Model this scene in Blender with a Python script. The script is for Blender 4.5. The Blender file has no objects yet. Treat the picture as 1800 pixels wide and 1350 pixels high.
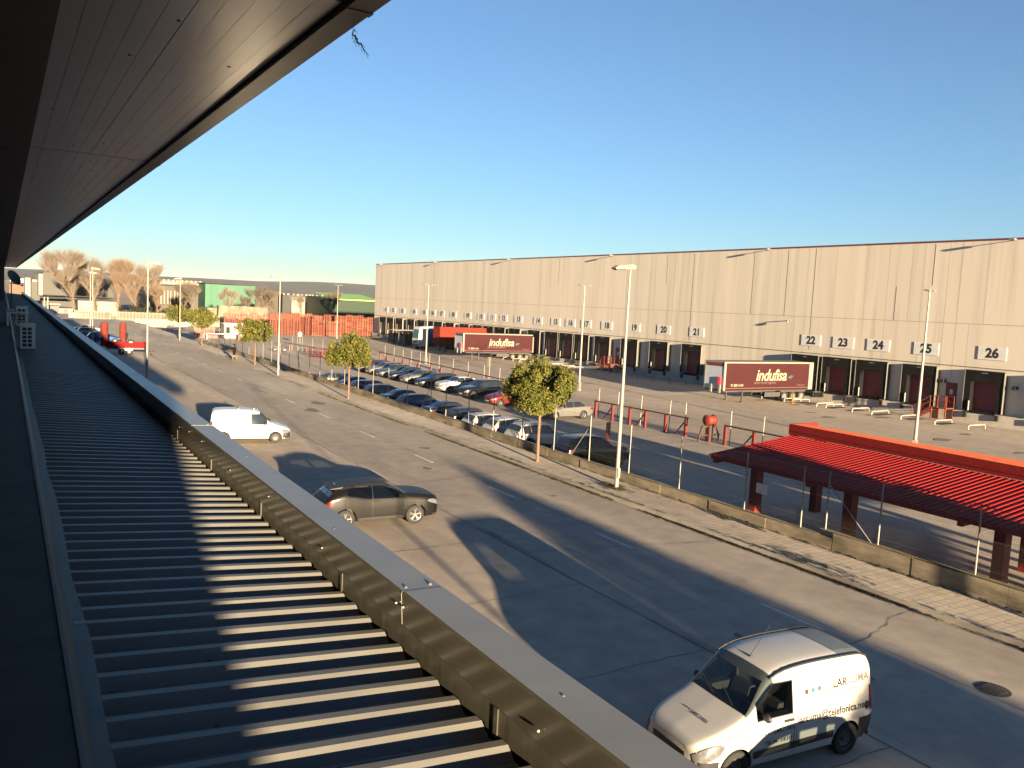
import bpy, bmesh, math, random
import numpy as np
from mathutils import Vector, Matrix, Euler
R = math.radians
C = bpy.context.scene.collection
sc = bpy.context.scene
random.seed(7); np.random.seed(7)

# ------------------------------------------------------------------ camera
EYE = 8.2; HAZE = 0.000035
CM = np.array([[0.85228325, -0.00668706, 0.5230378], [-0.5205662, -0.10876634, 0.84686523], [0.05122587, -0.99404485, -0.09618079]])
FPX, CX, CY = 1456.0, 900.0, 675.0
def ray(px, py):
    return CM @ np.array([(px-CX)/FPX, (py-CY)/FPX, 1.0])
def atY(px, py, Y):
    r = ray(px, py); k = Y/r[1]
    return r[0]*k, Y, EYE + r[2]*k
cam_d = bpy.data.cameras.new('camera'); cam = bpy.data.objects.new('camera', cam_d); C.objects.link(cam)
cam_d.sensor_width = 36; cam_d.lens = FPX/1800*36
cam_d.clip_start = 0.05; cam_d.clip_end = 30000
m4 = Matrix.Identity(4)
for i in range(3):
    m4[i][0] = CM[i][0]; m4[i][1] = -CM[i][1]; m4[i][2] = -CM[i][2]
m4[2][3] = EYE
cam.matrix_world = m4
sc.camera = cam

# ------------------------------------------------------------------ light
SUN_EL, SUN_AZ = 6.6, 7.4
w = bpy.data.worlds.new('World'); sc.world = w; w.use_nodes = True
nt = w.node_tree; bg = nt.nodes['Background']
sky = nt.nodes.new('ShaderNodeTexSky'); sky.sky_type = 'NISHITA'; sky.sun_disc = False
sky.sun_elevation = R(SUN_EL); sky.sun_rotation = R(180+SUN_AZ)
sky.air_density = 1.0; sky.dust_density = 0.1; sky.ozone_density = 3.0; sky.altitude = 600
hsv = nt.nodes.new('ShaderNodeHueSaturation'); hsv.inputs['Saturation'].default_value = .88; hsv.inputs['Value'].default_value = .60
tint = nt.nodes.new('ShaderNodeMix'); tint.data_type = 'RGBA'; tint.blend_type = 'MULTIPLY'; tint.inputs[0].default_value = 1; tint.inputs[7].default_value = (.80, .95, 1.08, 1)
nt.links.new(sky.outputs[0], hsv.inputs['Color']); nt.links.new(hsv.outputs[0], tint.inputs[6]); nt.links.new(tint.outputs[2], bg.inputs[0]); bg.inputs[1].default_value = 0.05
sl = bpy.data.lights.new('sun', 'SUN'); sl.energy = 5.0; sl.angle = R(0.55); sl.color = (1.0, 0.76, 0.47)
so = bpy.data.objects.new('sun', sl); C.objects.link(so)
sd = Vector((math.sin(R(SUN_AZ))*math.cos(R(SUN_EL)), math.cos(R(SUN_AZ))*math.cos(R(SUN_EL)), -math.sin(R(SUN_EL))))
so.rotation_euler = sd.to_track_quat('-Z', 'Y').to_euler()
so.location = (-10, -60, 60)
sc.view_settings.view_transform = 'Standard'; sc.view_settings.look = 'None'
sc.view_settings.exposure = 2.8; sc.view_settings.gamma = 1.0
sc.cycles.max_bounces = 6; sc.cycles.transparent_max_bounces = 12
sc.cycles.caustics_reflective = False; sc.cycles.caustics_refractive = False

# ------------------------------------------------------------------ materials
def lin(c):
    return tuple(((x/255)/12.92 if x/255 <= .04045 else (((x/255)+.055)/1.055)**2.4) for x in c)
def M(name, col, rough=.7, metal=0.0, var=.12, scale=3.0, bump=0.0, bscale=60.0, coat=0.0, streak=0.0, spec=.5, stretch=None, alpha=None):
    m = bpy.data.materials.new(name); m.use_nodes = True
    t = m.node_tree; b = t.nodes['Principled BSDF']
    b.inputs['Roughness'].default_value = rough; b.inputs['Metallic'].default_value = metal
    b.inputs['Coat Weight'].default_value = coat; b.inputs['Coat Roughness'].default_value = .05
    b.inputs['Specular IOR Level'].default_value = spec
    tc = t.nodes.new('ShaderNodeTexCoord')
    src = tc.outputs['Object']
    if stretch:
        mp = t.nodes.new('ShaderNodeMapping'); mp.inputs['Scale'].default_value = stretch
        t.links.new(src, mp.inputs[0]); src = mp.outputs[0]
    n = t.nodes.new('ShaderNodeTexNoise'); n.inputs['Scale'].default_value = scale; n.inputs['Detail'].default_value = 6; n.inputs['Roughness'].default_value = .62
    t.links.new(src, n.inputs['Vector'])
    rp = t.nodes.new('ShaderNodeValToRGB')
    e = rp.color_ramp.elements
    e[0].position = .3; e[1].position = .7
    e[0].color = (*[max(0, x*(1-var)) for x in col], 1); e[1].color = (*[min(1, x*(1+var)) for x in col], 1)
    t.links.new(n.outputs['Fac'], rp.inputs[0]); t.links.new(rp.outputs[0], b.inputs['Base Color'])
    if bump > 0:
        n2 = t.nodes.new('ShaderNodeTexNoise'); n2.inputs['Scale'].default_value = bscale; n2.inputs['Detail'].default_value = 4
        t.links.new(tc.outputs['Object'], n2.inputs['Vector'])
        bp = t.nodes.new('ShaderNodeBump'); bp.inputs['Strength'].default_value = bump; bp.inputs['Distance'].default_value = .02
        t.links.new(n2.outputs['Fac'], bp.inputs['Height']); t.links.new(bp.outputs[0], b.inputs['Normal'])
    return m
def asphalt(name, col, warm, var=.25, big=.12, agg=.5, tile=0):
    """worn asphalt or concrete: large stains, mid mottling, fine aggregate"""
    m = bpy.data.materials.new(name); m.use_nodes = True
    t = m.node_tree; b = t.nodes['Principled BSDF']; b.inputs['Roughness'].default_value = .9; b.inputs['Specular IOR Level'].default_value = .25
    tc = t.nodes.new('ShaderNodeTexCoord'); O = tc.outputs['Object']
    def noise(sc_, d=5, st=None):
        v = O
        if st:
            mp = t.nodes.new('ShaderNodeMapping'); mp.inputs['Scale'].default_value = st; t.links.new(O, mp.inputs[0]); v = mp.outputs[0]
        n = t.nodes.new('ShaderNodeTexNoise'); n.inputs['Scale'].default_value = sc_; n.inputs['Detail'].default_value = d; n.inputs['Roughness'].default_value = .65
        t.links.new(v, n.inputs['Vector']); return n.outputs['Fac']
    def ramp(f, a, c, p0=.3, p1=.7):
        r = t.nodes.new('ShaderNodeValToRGB'); r.color_ramp.elements[0].position = p0; r.color_ramp.elements[1].position = p1
        r.color_ramp.elements[0].color = (*a, 1); r.color_ramp.elements[1].color = (*c, 1); t.links.new(f, r.inputs[0]); return r.outputs[0]
    def mul(a, c, f=1.0):
        x = t.nodes.new('ShaderNodeMix'); x.data_type = 'RGBA'; x.blend_type = 'MULTIPLY'; x.inputs[0].default_value = f
        t.links.new(a, x.inputs[6]); t.links.new(c, x.inputs[7]); return x.outputs[2]
    lo = tuple(x*(1-var) for x in col); hi = tuple(x*(1+var) for x in warm)
    c = ramp(noise(big, 6, (1, .25, 1)), lo, hi)
    c = mul(c, ramp(noise(1.3, 7), (.80, .80, .82), (1.1, 1.08, 1.04)))
    c = mul(c, ramp(noise(.55, 8), (.62, .61, .6), (1, 1, 1), .22, .42), .7)
    c = mul(c, ramp(noise(45, 3), (.72, .72, .72), (1.25, 1.24, 1.22)), agg)
    if tile:
        br = t.nodes.new('ShaderNodeTexBrick'); br.inputs['Scale'].default_value = tile; br.offset = 0
        br.inputs['Color1'].default_value = (1, 1, 1, 1); br.inputs['Color2'].default_value = (.88, .87, .86, 1); br.inputs['Mortar'].default_value = (.5, .48, .45, 1)
        br.inputs['Mortar Size'].default_value = .015; br.inputs['Brick Width'].default_value = .3; br.inputs['Row Height'].default_value = .3
        t.links.new(O, br.inputs['Vector']); c = mul(c, br.outputs[0], .8)
    t.links.new(c, b.inputs['Base Color'])
    bp = t.nodes.new('ShaderNodeBump'); bp.inputs['Strength'].default_value = .25; bp.inputs['Distance'].default_value = .008
    t.links.new(noise(70, 2), bp.inputs['Height']); t.links.new(bp.outputs[0], b.inputs['Normal'])
    return m
def glassmat(name, tint=(.42, .46, .46)):
    m = bpy.data.materials.new(name); m.use_nodes = True
    t = m.node_tree; t.nodes.remove(t.nodes['Principled BSDF']); out = t.nodes['Material Output']
    tr = t.nodes.new('ShaderNodeBsdfTransparent'); tr.inputs[0].default_value = (*tint, 1)
    gl = t.nodes.new('ShaderNodeBsdfGlossy'); gl.inputs['Roughness'].default_value = .02
    lw = t.nodes.new('ShaderNodeLayerWeight'); pw = t.nodes.new('ShaderNodeMath'); pw.operation = 'POWER'; pw.inputs[1].default_value = 4.0; t.links.new(lw.outputs['Facing'], pw.inputs[0])
    fr = t.nodes.new('ShaderNodeMath'); fr.operation = 'MULTIPLY_ADD'; fr.inputs[1].default_value = .9; fr.inputs[2].default_value = .05; t.links.new(pw.outputs[0], fr.inputs[0])
    mx = t.nodes.new('ShaderNodeMixShader'); t.links.new(fr.outputs[0], mx.inputs[0]); t.links.new(tr.outputs[0], mx.inputs[1]); t.links.new(gl.outputs[0], mx.inputs[2])
    t.links.new(mx.outputs[0], out.inputs[0]); return m
def leafmat(name, a, bcol, ccol):
    m = bpy.data.materials.new(name); m.use_nodes = True
    t = m.node_tree; b = t.nodes['Principled BSDF']; b.inputs['Roughness'].default_value = .6; b.inputs['Specular IOR Level'].default_value = .3
    g = t.nodes.new('ShaderNodeNewGeometry'); rp = t.nodes.new('ShaderNodeValToRGB')
    e = rp.color_ramp.elements; e[0].color = (*a, 1); e[1].color = (*ccol, 1); e[1].position = .95; k = e.new(.55); k.color = (*bcol, 1)
    tc = t.nodes.new('ShaderNodeTexCoord'); n = t.nodes.new('ShaderNodeTexNoise'); n.inputs['Scale'].default_value = 1.4
    t.links.new(tc.outputs['Object'], n.inputs['Vector'])
    mth = t.nodes.new('ShaderNodeMath'); mth.operation = 'MULTIPLY_ADD'; mth.inputs[1].default_value = .6
    t.links.new(g.outputs['Random Per Island'], mth.inputs[0])
    m2 = t.nodes.new('ShaderNodeMath'); m2.operation = 'MULTIPLY_ADD'; m2.inputs[1].default_value = 1.2; m2.inputs[2].default_value = -.38
    t.links.new(n.outputs['Fac'], m2.inputs[0]); t.links.new(m2.outputs[0], mth.inputs[2])
    t.links.new(mth.outputs[0], rp.inputs[0]); t.links.new(rp.outputs[0], b.inputs['Base Color'])
    tl = t.nodes.new('ShaderNodeBsdfTranslucent'); t.links.new(rp.outputs[0], tl.inputs[0])
    mx = t.nodes.new('ShaderNodeMixShader'); mx.inputs[0].default_value = .3
    t.links.new(b.outputs[0], mx.inputs[1]); t.links.new(tl.outputs[0], mx.inputs[2]); t.links.new(mx.outputs[0], t.nodes['Material Output'].inputs[0])
    return m
def panelwall(name, col, pitch, axis='Y'):
    """sandwich-panel facade: every panel a slightly different tone, rain streaks"""
    m = bpy.data.materials.new(name); m.use_nodes = True
    t = m.node_tree; b = t.nodes['Principled BSDF']; b.inputs['Roughness'].default_value = .55; b.inputs['Specular IOR Level'].default_value = .3
    tc = t.nodes.new('ShaderNodeTexCoord'); sp = t.nodes.new('ShaderNodeSeparateXYZ'); t.links.new(tc.outputs['Object'], sp.inputs[0])
    dv = t.nodes.new('ShaderNodeMath'); dv.operation = 'DIVIDE'; dv.inputs[1].default_value = pitch; t.links.new(sp.outputs[axis], dv.inputs[0])
    fl = t.nodes.new('ShaderNodeMath'); fl.operation = 'FLOOR'; t.links.new(dv.outputs[0], fl.inputs[0])
    wn = t.nodes.new('ShaderNodeTexWhiteNoise'); wn.noise_dimensions = '1D'; t.links.new(fl.outputs[0], wn.inputs['W'])
    rp = t.nodes.new('ShaderNodeValToRGB'); rp.color_ramp.elements[0].color = (*[x*.95 for x in col], 1); rp.color_ramp.elements[1].color = (*[x*1.05 for x in col], 1)
    t.links.new(wn.outputs['Value'], rp.inputs[0])
    mp = t.nodes.new('ShaderNodeMapping'); mp.inputs['Scale'].default_value = (1, 1.6, .05); t.links.new(tc.outputs['Object'], mp.inputs[0])
    n = t.nodes.new('ShaderNodeTexNoise'); n.inputs['Scale'].default_value = 1.0; n.inputs['Detail'].default_value = 7; t.links.new(mp.outputs[0], n.inputs['Vector'])
    r2 = t.nodes.new('ShaderNodeValToRGB'); r2.color_ramp.elements[0].position = .25; r2.color_ramp.elements[1].position = .5
    r2.color_ramp.elements[0].color = (.78, .78, .77, 1); r2.color_ramp.elements[1].color = (1, 1, 1, 1); t.links.new(n.outputs['Fac'], r2.inputs[0])
    x = t.nodes.new('ShaderNodeMix'); x.data_type = 'RGBA'; x.blend_type = 'MULTIPLY'; x.inputs[0].default_value = 1
    t.links.new(rp.outputs[0], x.inputs[6]); t.links.new(r2.outputs[0], x.inputs[7]); t.links.new(x.outputs[2], b.inputs['Base Color'])
    return m

# ------------------------------------------------------------------ mesh helpers
class MB:
    def __init__(s): s.v = []; s.f = []; s.m = []; s.cur = 0
    def add(s, vs, fs):
        o = len(s.v); s.v += [tuple(map(float, p)) for p in vs]
        for f in fs: s.f.append([o+i for i in f]); s.m.append(s.cur)
    def quad(s, a, b, c, d): s.add([a, b, c, d], [[0, 1, 2, 3]])
    def box(s, x0, y0, z0, x1, y1, z1, rz=0, piv=None):
        vs = [(x, y, z) for z in (z0, z1) for y in (y0, y1) for x in (x0, x1)]
        if rz:
            px, py = piv if piv else ((x0+x1)/2, (y0+y1)/2); c, q = math.cos(rz), math.sin(rz)
            vs = [(px+(x-px)*c-(y-py)*q, py+(x-px)*q+(y-py)*c, z) for x, y, z in vs]
        s.add(vs, [[0, 2, 3, 1], [4, 5, 7, 6], [0, 1, 5, 4], [2, 6, 7, 3], [0, 4, 6, 2], [1, 3, 7, 5]])
    def cb(s, c, d, rz=0): s.box(c[0]-d[0]/2, c[1]-d[1]/2, c[2]-d[2]/2, c[0]+d[0]/2, c[1]+d[1]/2, c[2]+d[2]/2, rz)
    def tube(s, pts, r, n=8, cap=True, r2=None):
        pts = [Vector(p) for p in pts]; N = len(pts)
        rs = r if isinstance(r, (list, tuple)) else [r]*N
        if r2 is not None: rs = [r+(r2-r)*i/(N-1) for i in range(N)]
        vs = []; prev = None
        for i, p in enumerate(pts):
            d = (pts[min(i+1, N-1)]-pts[max(i-1, 0)])
            d = d.normalized() if d.length > 1e-9 else Vector((0, 0, 1))
            if prev is None:
                a = Vector((1, 0, 0)) if abs(d.x) < .9 else Vector((0, 1, 0)); u = d.cross(a).normalized()
            else: u = (prev-d*prev.dot(d)).normalized()
            prev = u; q = d.cross(u)
            for k in range(n):
                t = 2*math.pi*(k+.5)/n; vs.append(p+u*(rs[i]*math.cos(t))+q*(rs[i]*math.sin(t)))
        fs = [[i*n+k, i*n+(k+1) % n, (i+1)*n+(k+1) % n, (i+1)*n+k] for i in range(N-1) for k in range(n)]
        if cap: fs += [list(range(n))[::-1], [(N-1)*n+k for k in range(n)]]
        s.add(vs, fs)
    def bar(s, a, b, w, h=None):
        h = h or w; s.tube([a, b], w*.7071, 4)
    def lathe(s, prof, o=(0, 0, 0), ax='z', n=24, closed=False, cap=True):
        vs = []
        for (r, h) in prof:
            for k in range(n):
                t = 2*math.pi*k/n; a, b = r*math.cos(t), r*math.sin(t)
                p = (a, b, h) if ax == 'z' else ((a, h, b) if ax == 'y' else (h, a, b))
                vs.append((p[0]+o[0], p[1]+o[1], p[2]+o[2]))
        L = len(prof); rng = range(L if closed else L-1)
        s.add(vs, [[i*n+k, i*n+(k+1) % n, ((i+1) % L)*n+(k+1) % n, ((i+1) % L)*n+k] for i in rng for k in range(n)])
        if not closed and cap:
            for i in (0, L-1):
                if prof[i][0] > 1e-6: s.f.append([len(s.v)-L*n+i*n+k for k in range(n)]); s.m.append(s.cur)
    def prism(s, poly, axis, a, b):
        """poly of 2-D points extruded along axis from a to b"""
        n = len(poly); P = lambda u, v, h: {'x': (h, u, v), 'y': (u, h, v), 'z': (u, v, h)}[axis]
        vs = [P(u, v, a) for u, v in poly]+[P(u, v, b) for u, v in poly]
        s.add(vs, [list(range(n))[::-1], [n+i for i in range(n)]]+[[i, (i+1) % n, n+(i+1) % n, n+i] for i in range(n)])
    def ell(s, c, r, n=12, m=8):
        vs = []; fs = []
        for i in range(m+1):
            p = math.pi*i/m
            for k in range(n):
                t = 2*math.pi*k/n; vs.append((c[0]+r[0]*math.sin(p)*math.cos(t), c[1]+r[1]*math.sin(p)*math.sin(t), c[2]+r[2]*math.cos(p)))
        for i in range(m):
            for k in range(n): fs.append([i*n+k, (i+1)*n+k, (i+1)*n+(k+1) % n, i*n+(k+1) % n])
        s.add(vs, fs)
    def mesh(s, name, mats, smooth=None, fix=True):
        me = bpy.data.meshes.new(name); me.from_pydata(s.v, [], s.f)
        for m in (mats if isinstance(mats, (list, tuple)) else [mats]): me.materials.append(m)
        me.polygons.foreach_set('material_index', s.m)
        if fix:
            bm = bmesh.new(); bm.from_mesh(me); bmesh.ops.recalc_face_normals(bm, faces=bm.faces); bm.to_mesh(me); bm.free()
        me.update()
        if smooth: me.shade_smooth(); me.set_sharp_from_angle(angle=R(smooth))
        return me
    def build(s, name, mats, parent=None, loc=(0, 0, 0), smooth=None, fix=True, rot=(0, 0, 0)):
        o = bpy.data.objects.new(name, s.mesh(name, mats, smooth, fix)); C.objects.link(o)
        o.parent = parent; o.location = loc; o.rotation_euler = rot; return o
def tag(o, label=None, cat=None, group=None, kind=None):
    if label: o['label'] = label
    if cat: o['category'] = cat
    if group: o['group'] = group
    if kind: o['kind'] = kind
    return o
def empty(name, loc, label, cat, group=None, rot=(0, 0, 0)):
    o = bpy.data.objects.new(name, None); C.objects.link(o); o.location = loc; o.rotation_euler = rot; o.empty_display_size = .2
    return tag(o, label, cat, group)
def copy_tree(o, parent=None, kids=None):
    c = o.copy(); C.objects.link(c); c.parent = parent
    for ch in list(o.children): copy_tree(ch, c)
    return c
_fonts = {}
def text_mesh(s, size, bold=0.0, shear=0.0, align='CENTER', depth=0.0, space=1.0):
    cu = bpy.data.curves.new('lettering', 'FONT'); cu.body = s; cu.size = size; cu.offset = bold; cu.shear = shear; cu.align_x = align; cu.align_y = 'CENTER'
    cu.extrude = depth; cu.space_character = space; cu.resolution_u = 3
    ob = bpy.data.objects.new('lettering', cu); C.objects.link(ob)
    dg = bpy.context.evaluated_depsgraph_get(); me = bpy.data.meshes.new_from_object(ob.evaluated_get(dg))
    bpy.data.objects.remove(ob); bpy.data.curves.remove(cu)
    return me
def text_obj(s, size, mat, name, parent, mtx, **k):
    me = text_mesh(s, size, **k); me.transform(mtx); me.materials.clear(); me.materials.append(mat)
    o = bpy.data.objects.new(name, me); C.objects.link(o); o.parent = parent; return o
def boolean(o, cutters):
    bpy.context.view_layer.update()
    for cme in cutters:
        co = bpy.data.objects.new('cutter', cme); C.objects.link(co); co.matrix_world = o.matrix_world
        md = o.modifiers.new('b', 'BOOLEAN'); md.operation = 'DIFFERENCE'; md.object = co; md.solver = 'EXACT'
        if hasattr(md, 'material_mode'): md.material_mode = 'INDEX'
        bpy.context.view_layer.update(); dg = bpy.context.evaluated_depsgraph_get()
        me = bpy.data.meshes.new_from_object(o.evaluated_get(dg)); o.modifiers.clear(); o.data = me
        bpy.data.objects.remove(co)

def lot_z(Y): return -.45-.003*max(-30, min(Y, 200))
def yard_z(Y): return -.004*max(-30, min(Y, 200))
def zg(X, Y):
    if X <= 25.06: return 0.0
    if X <= 41: return lot_z(Y)
    if X >= 60: return yard_z(Y)
    t = (X-41)/19; t = t*t*(3-2*t); return lot_z(Y)*(1-t)+yard_z(Y)*t
WTH = R(1.2); WROT = (-.004, 0, WTH)
WM = Euler(WROT).to_matrix()
def W(u, v, z): return WM @ Vector((u, v, z))

# shared materials
m_tyre = M('rubber', (.008, .008, .008), .85, var=.3, bump=.1)
m_rim = M('alloy rim', (.14, .14, .145), .4, .6)
m_steelrim = M('steel rim', (.06, .06, .062), .5, .4)
m_hub = M('cream hub paint', (.10, .09, .07), .5)
m_glass = M('car glass', (.012, .015, .018), .03, var=.02, spec=.9)
m_cglass = glassmat('clear tinted glass')
m_dark = M('black plastic', (.009, .009, .010), .55, var=.2)
m_inside = M('dark interior', (.03, .03, .033), .8)
m_lamp = M('headlamp glass', (.16, .165, .17), .12, .5, var=.25, scale=14)
m_tail = M('tail lamp red', (.10, .004, .005), .15)
m_plate = M('number plate white', (.35, .35, .33), .5)
m_galv = M('galvanised steel', (.16, .155, .145), .55, .35)
m_pole = M('lamp post paint', (.17, .16, .14), .5, .15, streak=1)
m_white = M('white paint', (.40, .395, .38), .45)
m_bk = M('black lettering', (.015, .015, .017), .6)
# ================================================================== ground
def sheet(name, xs, ys, zf, mat, lift, top=True):
    b = MB(); nx, ny = len(xs), len(ys)
    b.add([(x, y, zf(x, y)+lift) for y in ys for x in xs], [[j*nx+i, j*nx+i+1, (j+1)*nx+i+1, (j+1)*nx+i] for j in range(ny-1) for i in range(nx-1)])
    o = b.build(name, mat, fix=False); o['kind'] = 'structure'; return o
m_dirt = asphalt('dry earth', (.20, .165, .12), (.26, .21, .15), big=.02)
m_road = asphalt('worn road asphalt', (.235, .215, .19), (.325, .29, .25), big=.09)
m_yard = asphalt('yard asphalt', (.27, .235, .20), (.35, .30, .25), big=.05)
m_apron = asphalt('concrete apron', (.28, .245, .21), (.37, .32, .265), big=.12)
m_pave = asphalt('pavement tiles', (.38, .34, .285), (.46, .41, .345), big=.2, tile=1.0)
m_kerb = asphalt('kerb stone', (.20, .18, .15), (.33, .30, .25), big=.7)
m_tar = M('tar seam', (.12, .108, .095), .8, var=.4, scale=2)
m_mark = M('worn road paint', (.44, .42, .38), .7, var=.35, scale=7)
m_dim = M('faded bay paint', (.42, .41, .38), .75, var=.4, scale=5)
def yr(a, b, n): return [a+(b-a)*i/n for i in range(n+1)]
big = [-9000, -3000, -900, -300, -120, -40, -2]
sheet('ground', big+[25.05, 25.08, 41, 44, 48, 52, 56, 60, 110, 300, 900, 3000, 9000], [-9000, -2000, -400, -120, -30]+yr(0, 200, 10)+[300, 900, 3000, 9000], zg, m_dirt, -.04)
road = sheet('road', [14.95, 22.4], yr(-80, 232, 20), zg, m_road, 0)
sheet('side_road', [22.4, 25.05, 25.09, 33, 41, 44, 48, 52, 56, 60, 300], yr(187.5, 206, 4), zg, m_road, .004)
sheet('apron', [-30, 14.7], yr(-80, 232, 20), zg, m_apron, 0)
sheet('gutter', [14.7, 14.95], yr(-80, 232, 20), zg, m_kerb, .006)
b = MB()
b.box(22.4, -80, -.05, 22.62, 184, .11); k = b.build('kerb', m_kerb); k['kind'] = 'structure'
b = MB(); b.box(22.62, -80, -.05, 24.94, 184, .105); b.box(22.62, 184, -.05, 33, 187.4, .1); b.box(22.4, 184, -.05, 22.62, 187.4, .1); k = b.build('pavement', m_pave); k['kind'] = 'structure'
sheet('car_park', [25.08, 33, 41], yr(-40, 104, 24), zg, m_yard, 0)
sheet('yard', [41, 44, 48, 52, 56, 60, 68, 80], yr(-40, 190, 36), zg, m_yard, .0)
sheet('entrance_drive', [25.08, 33, 41], yr(104, 184, 12), zg, m_yard, .0)
# painted lines
b = MB()
for k in range(-3, 25):
    y = 21.5+7.88*k; b.box(18.45, y, .001, 18.57, y+2.1, .006)
b.build('lane_dashes', m_mark)['kind'] = 'structure'
b = MB()
def lot_line(x0, y0, x1, y1):
    b.add([(x0, y0, zg(x0, y0)+.006), (x1, y0, zg(x1, y0)+.006), (x1, y1, zg(x1, y1)+.006), (x0, y1, zg(x0, y1)+.006)], [[0, 1, 2, 3]])
for X in (30.2, 35.35):
    for y in yr(4, 92, 12)[:-1]: lot_line(X-.05, y, X+.05, y+88/12)
for k in range(-8, 26):
    y = 24.35+2.72*k
    lot_line(25.5, y-.05, 30.15, y+.05); lot_line(35.4, y-.05, 40.3, y+.05)
b.build('bay_lines', m_dim)['kind'] = 'structure'
b = MB()
for k in range(9):
    x0, y0 = 50.6+k*.9, 67.6-k*.15
    b.add([(x0+dx+ex, y0+dy, zg(x0+dx, y0+dy)+.006) for dx, dy, ex in ((0, 0, 0), (0, 0, .35), (3.2, -3.0, .35), (3.2, -3.0, 0))], [[0, 1, 2, 3]])
lot_poly = [((50.4, 67.9), (59.5, 65.9)), ((51.5, 64.9), (58.5, 63.2))]
for (a0, a1), (c0, c1) in lot_poly:
    b.add([(a0, a1, zg(a0, a1)+.006), (c0, c1, zg(c0, c1)+.006), (c0, c1+.2, zg(c0, c1)+.006), (a0, a1+.2, zg(a0, a1)+.006)], [[0, 1, 2, 3]])
b.build('hatch_markings', m_dim)['kind'] = 'structure'
# cracks and tar seams (wandering thin strips)
def crack(b, x0, y0, x1, y1, wd, z, jit=.12, n=24):
    pts = []
    dx, dy = x1-x0, y1-y0; L = math.hypot(dx, dy); nx, ny = -dy/L, dx/L; off = 0
    for i in range(n+1):
        off = off*.75+random.uniform(-jit, jit); t = i/n
        ww = wd*random.uniform(.4, 1.2); px, py = x0+dx*t+nx*off, y0+dy*t+ny*off
        pts.append(((px-nx*ww/2, py-ny*ww/2, z), (px+nx*ww/2, py+ny*ww/2, z)))
    for i in range(n): b.quad(pts[i][0], pts[i][1], pts[i+1][1], pts[i+1][0])
random.seed(3)
b = MB()
for y in range(-5, 200, 12):
    crack(b, 18.85, y, 18.85+random.uniform(-.1, .1), y+11.5, .035, .005, .03)
for y, s in ((12, 1), (22.5, -1), (33, 1), (47, -1), (58, 1), (75, 1), (96, -1), (120, 1)):
    crack(b, 15.0, y, 22.3, y+s*1.6, .03, .0055, .1)
for y in range(18, 190, 14): crack(b, 16.2+random.uniform(-.3, .3), y, 16.2+random.uniform(-.3, .3), y+9, .03, .005, .06)
for y in range(4, 150, 5): crack(b, 2.6, y, 14.7, y+random.uniform(-.4, .4), .03, .0052, .05, 30)
crack(b, 7.0, -4, 8.2, 20, .04, .0055, .1, 40); crack(b, 8.2, 20, 7.4, 60, .04, .0055, .1, 50)
crack(b, 9.0, 2, 14.6, 7, .03, .0055, .1); crack(b, 14.66, -10, 14.66, 190, .07, .0052, .02, 160)
b.build('road_cracks', m_tar, fix=False)['kind'] = 'structure'
# oil spots and patches
m_stain = M('oil stain', (.10, .09, .08), .8, var=.3, scale=3)
b = MB()
def blob(x, y, rx, ry, lift=.005):
    n = 18; ph = random.uniform(0, 6)
    pts = [(x+rx*math.cos(t)*(1+.25*math.sin(3*t+ph)+random.uniform(-.1, .1)), y+ry*math.sin(t)*(1+.2*math.cos(2*t+ph))) for t in [2*math.pi*i/n for i in range(n)]]
    b.add([(px, py, zg(px, py)+lift) for px, py in pts], [list(range(n))])
for x, y, rx, ry in ((20.2, 60.5, .5, .8), (18.6, 56.8, .45, .9), (19.9, 41, .3, .35), (17.6, 36, .2, .3), (16.1, 14.3, .12, .2), (17.0, 11.2, .15, .12), (16.6, 12.6, .1, .1), (20.3, 29, .15, .15)): blob(x, y, rx, ry)
for _ in range(60):
    x = random.uniform(46, 68); y = random.uniform(28, 150); blob(x, y, random.uniform(.3, 1.1), random.uniform(.15, .5))
b.build('oil_stains', m_stain, fix=False)['kind'] = 'structure'
# manhole
b = MB(); b.lathe([(.0, .012), (.27, .012), (.29, .008), (.36, .008), (.38, .003)], (19.22, 9.55, 0), n=28)
for i in range(-4, 5): b.box(19.22-.22, 9.55+i*.055-.012, .012, 19.22+.22, 9.55+i*.055+.012, .018)
tag(b.build('manhole_cover', M('cast iron', (.06, .055, .05), .6, .5)), 'round iron manhole cover set in the shaded road', 'manhole cover')
# hills
m_hill = asphalt('scrub hillside', (.022, .027, .024), (.05, .048, .04), big=.004, agg=0)
def ridge(name, base, hh, seed, depth, xr):
    rnd = np.random.RandomState(seed); b = MB(); nx = 120; rows = 8
    ph = rnd.uniform(0, 6, 6)
    def hgt(x):
        t = x/1000
        return hh*(1+.16*math.sin(t*.9+ph[0])+.10*math.sin(t*2.3+ph[1])+.05*math.sin(t*5.1+ph[2])+.03*math.sin(t*11+ph[3]))
    vs = []
    for j in range(rows+1):
        f = j/rows
        for i in range(nx+1):
            x = xr[0]+(xr[1]-xr[0])*i/nx
            prof = math.sin(f*math.pi/2)**.8
            vs.append((x, base+depth*f+60*math.sin(x/700+ph[4])+rnd.uniform(-15, 15), hgt(x)*prof*(1+rnd.uniform(-.04, .04)*(1-f))-2))
    b.add(vs, [[j*(nx+1)+i, j*(nx+1)+i+1, (j+1)*(nx+1)+i+1, (j+1)*(nx+1)+i] for j in range(rows) for i in range(nx)])
    o = b.build(name, m_hill, smooth=80); o['kind'] = 'structure'; return o
ridge('hills', 3600, 62, 4, 900, (-2500, 6500))
ridge('far_hills', 6200, 74, 9, 1200, (-4000, 9000))

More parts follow.
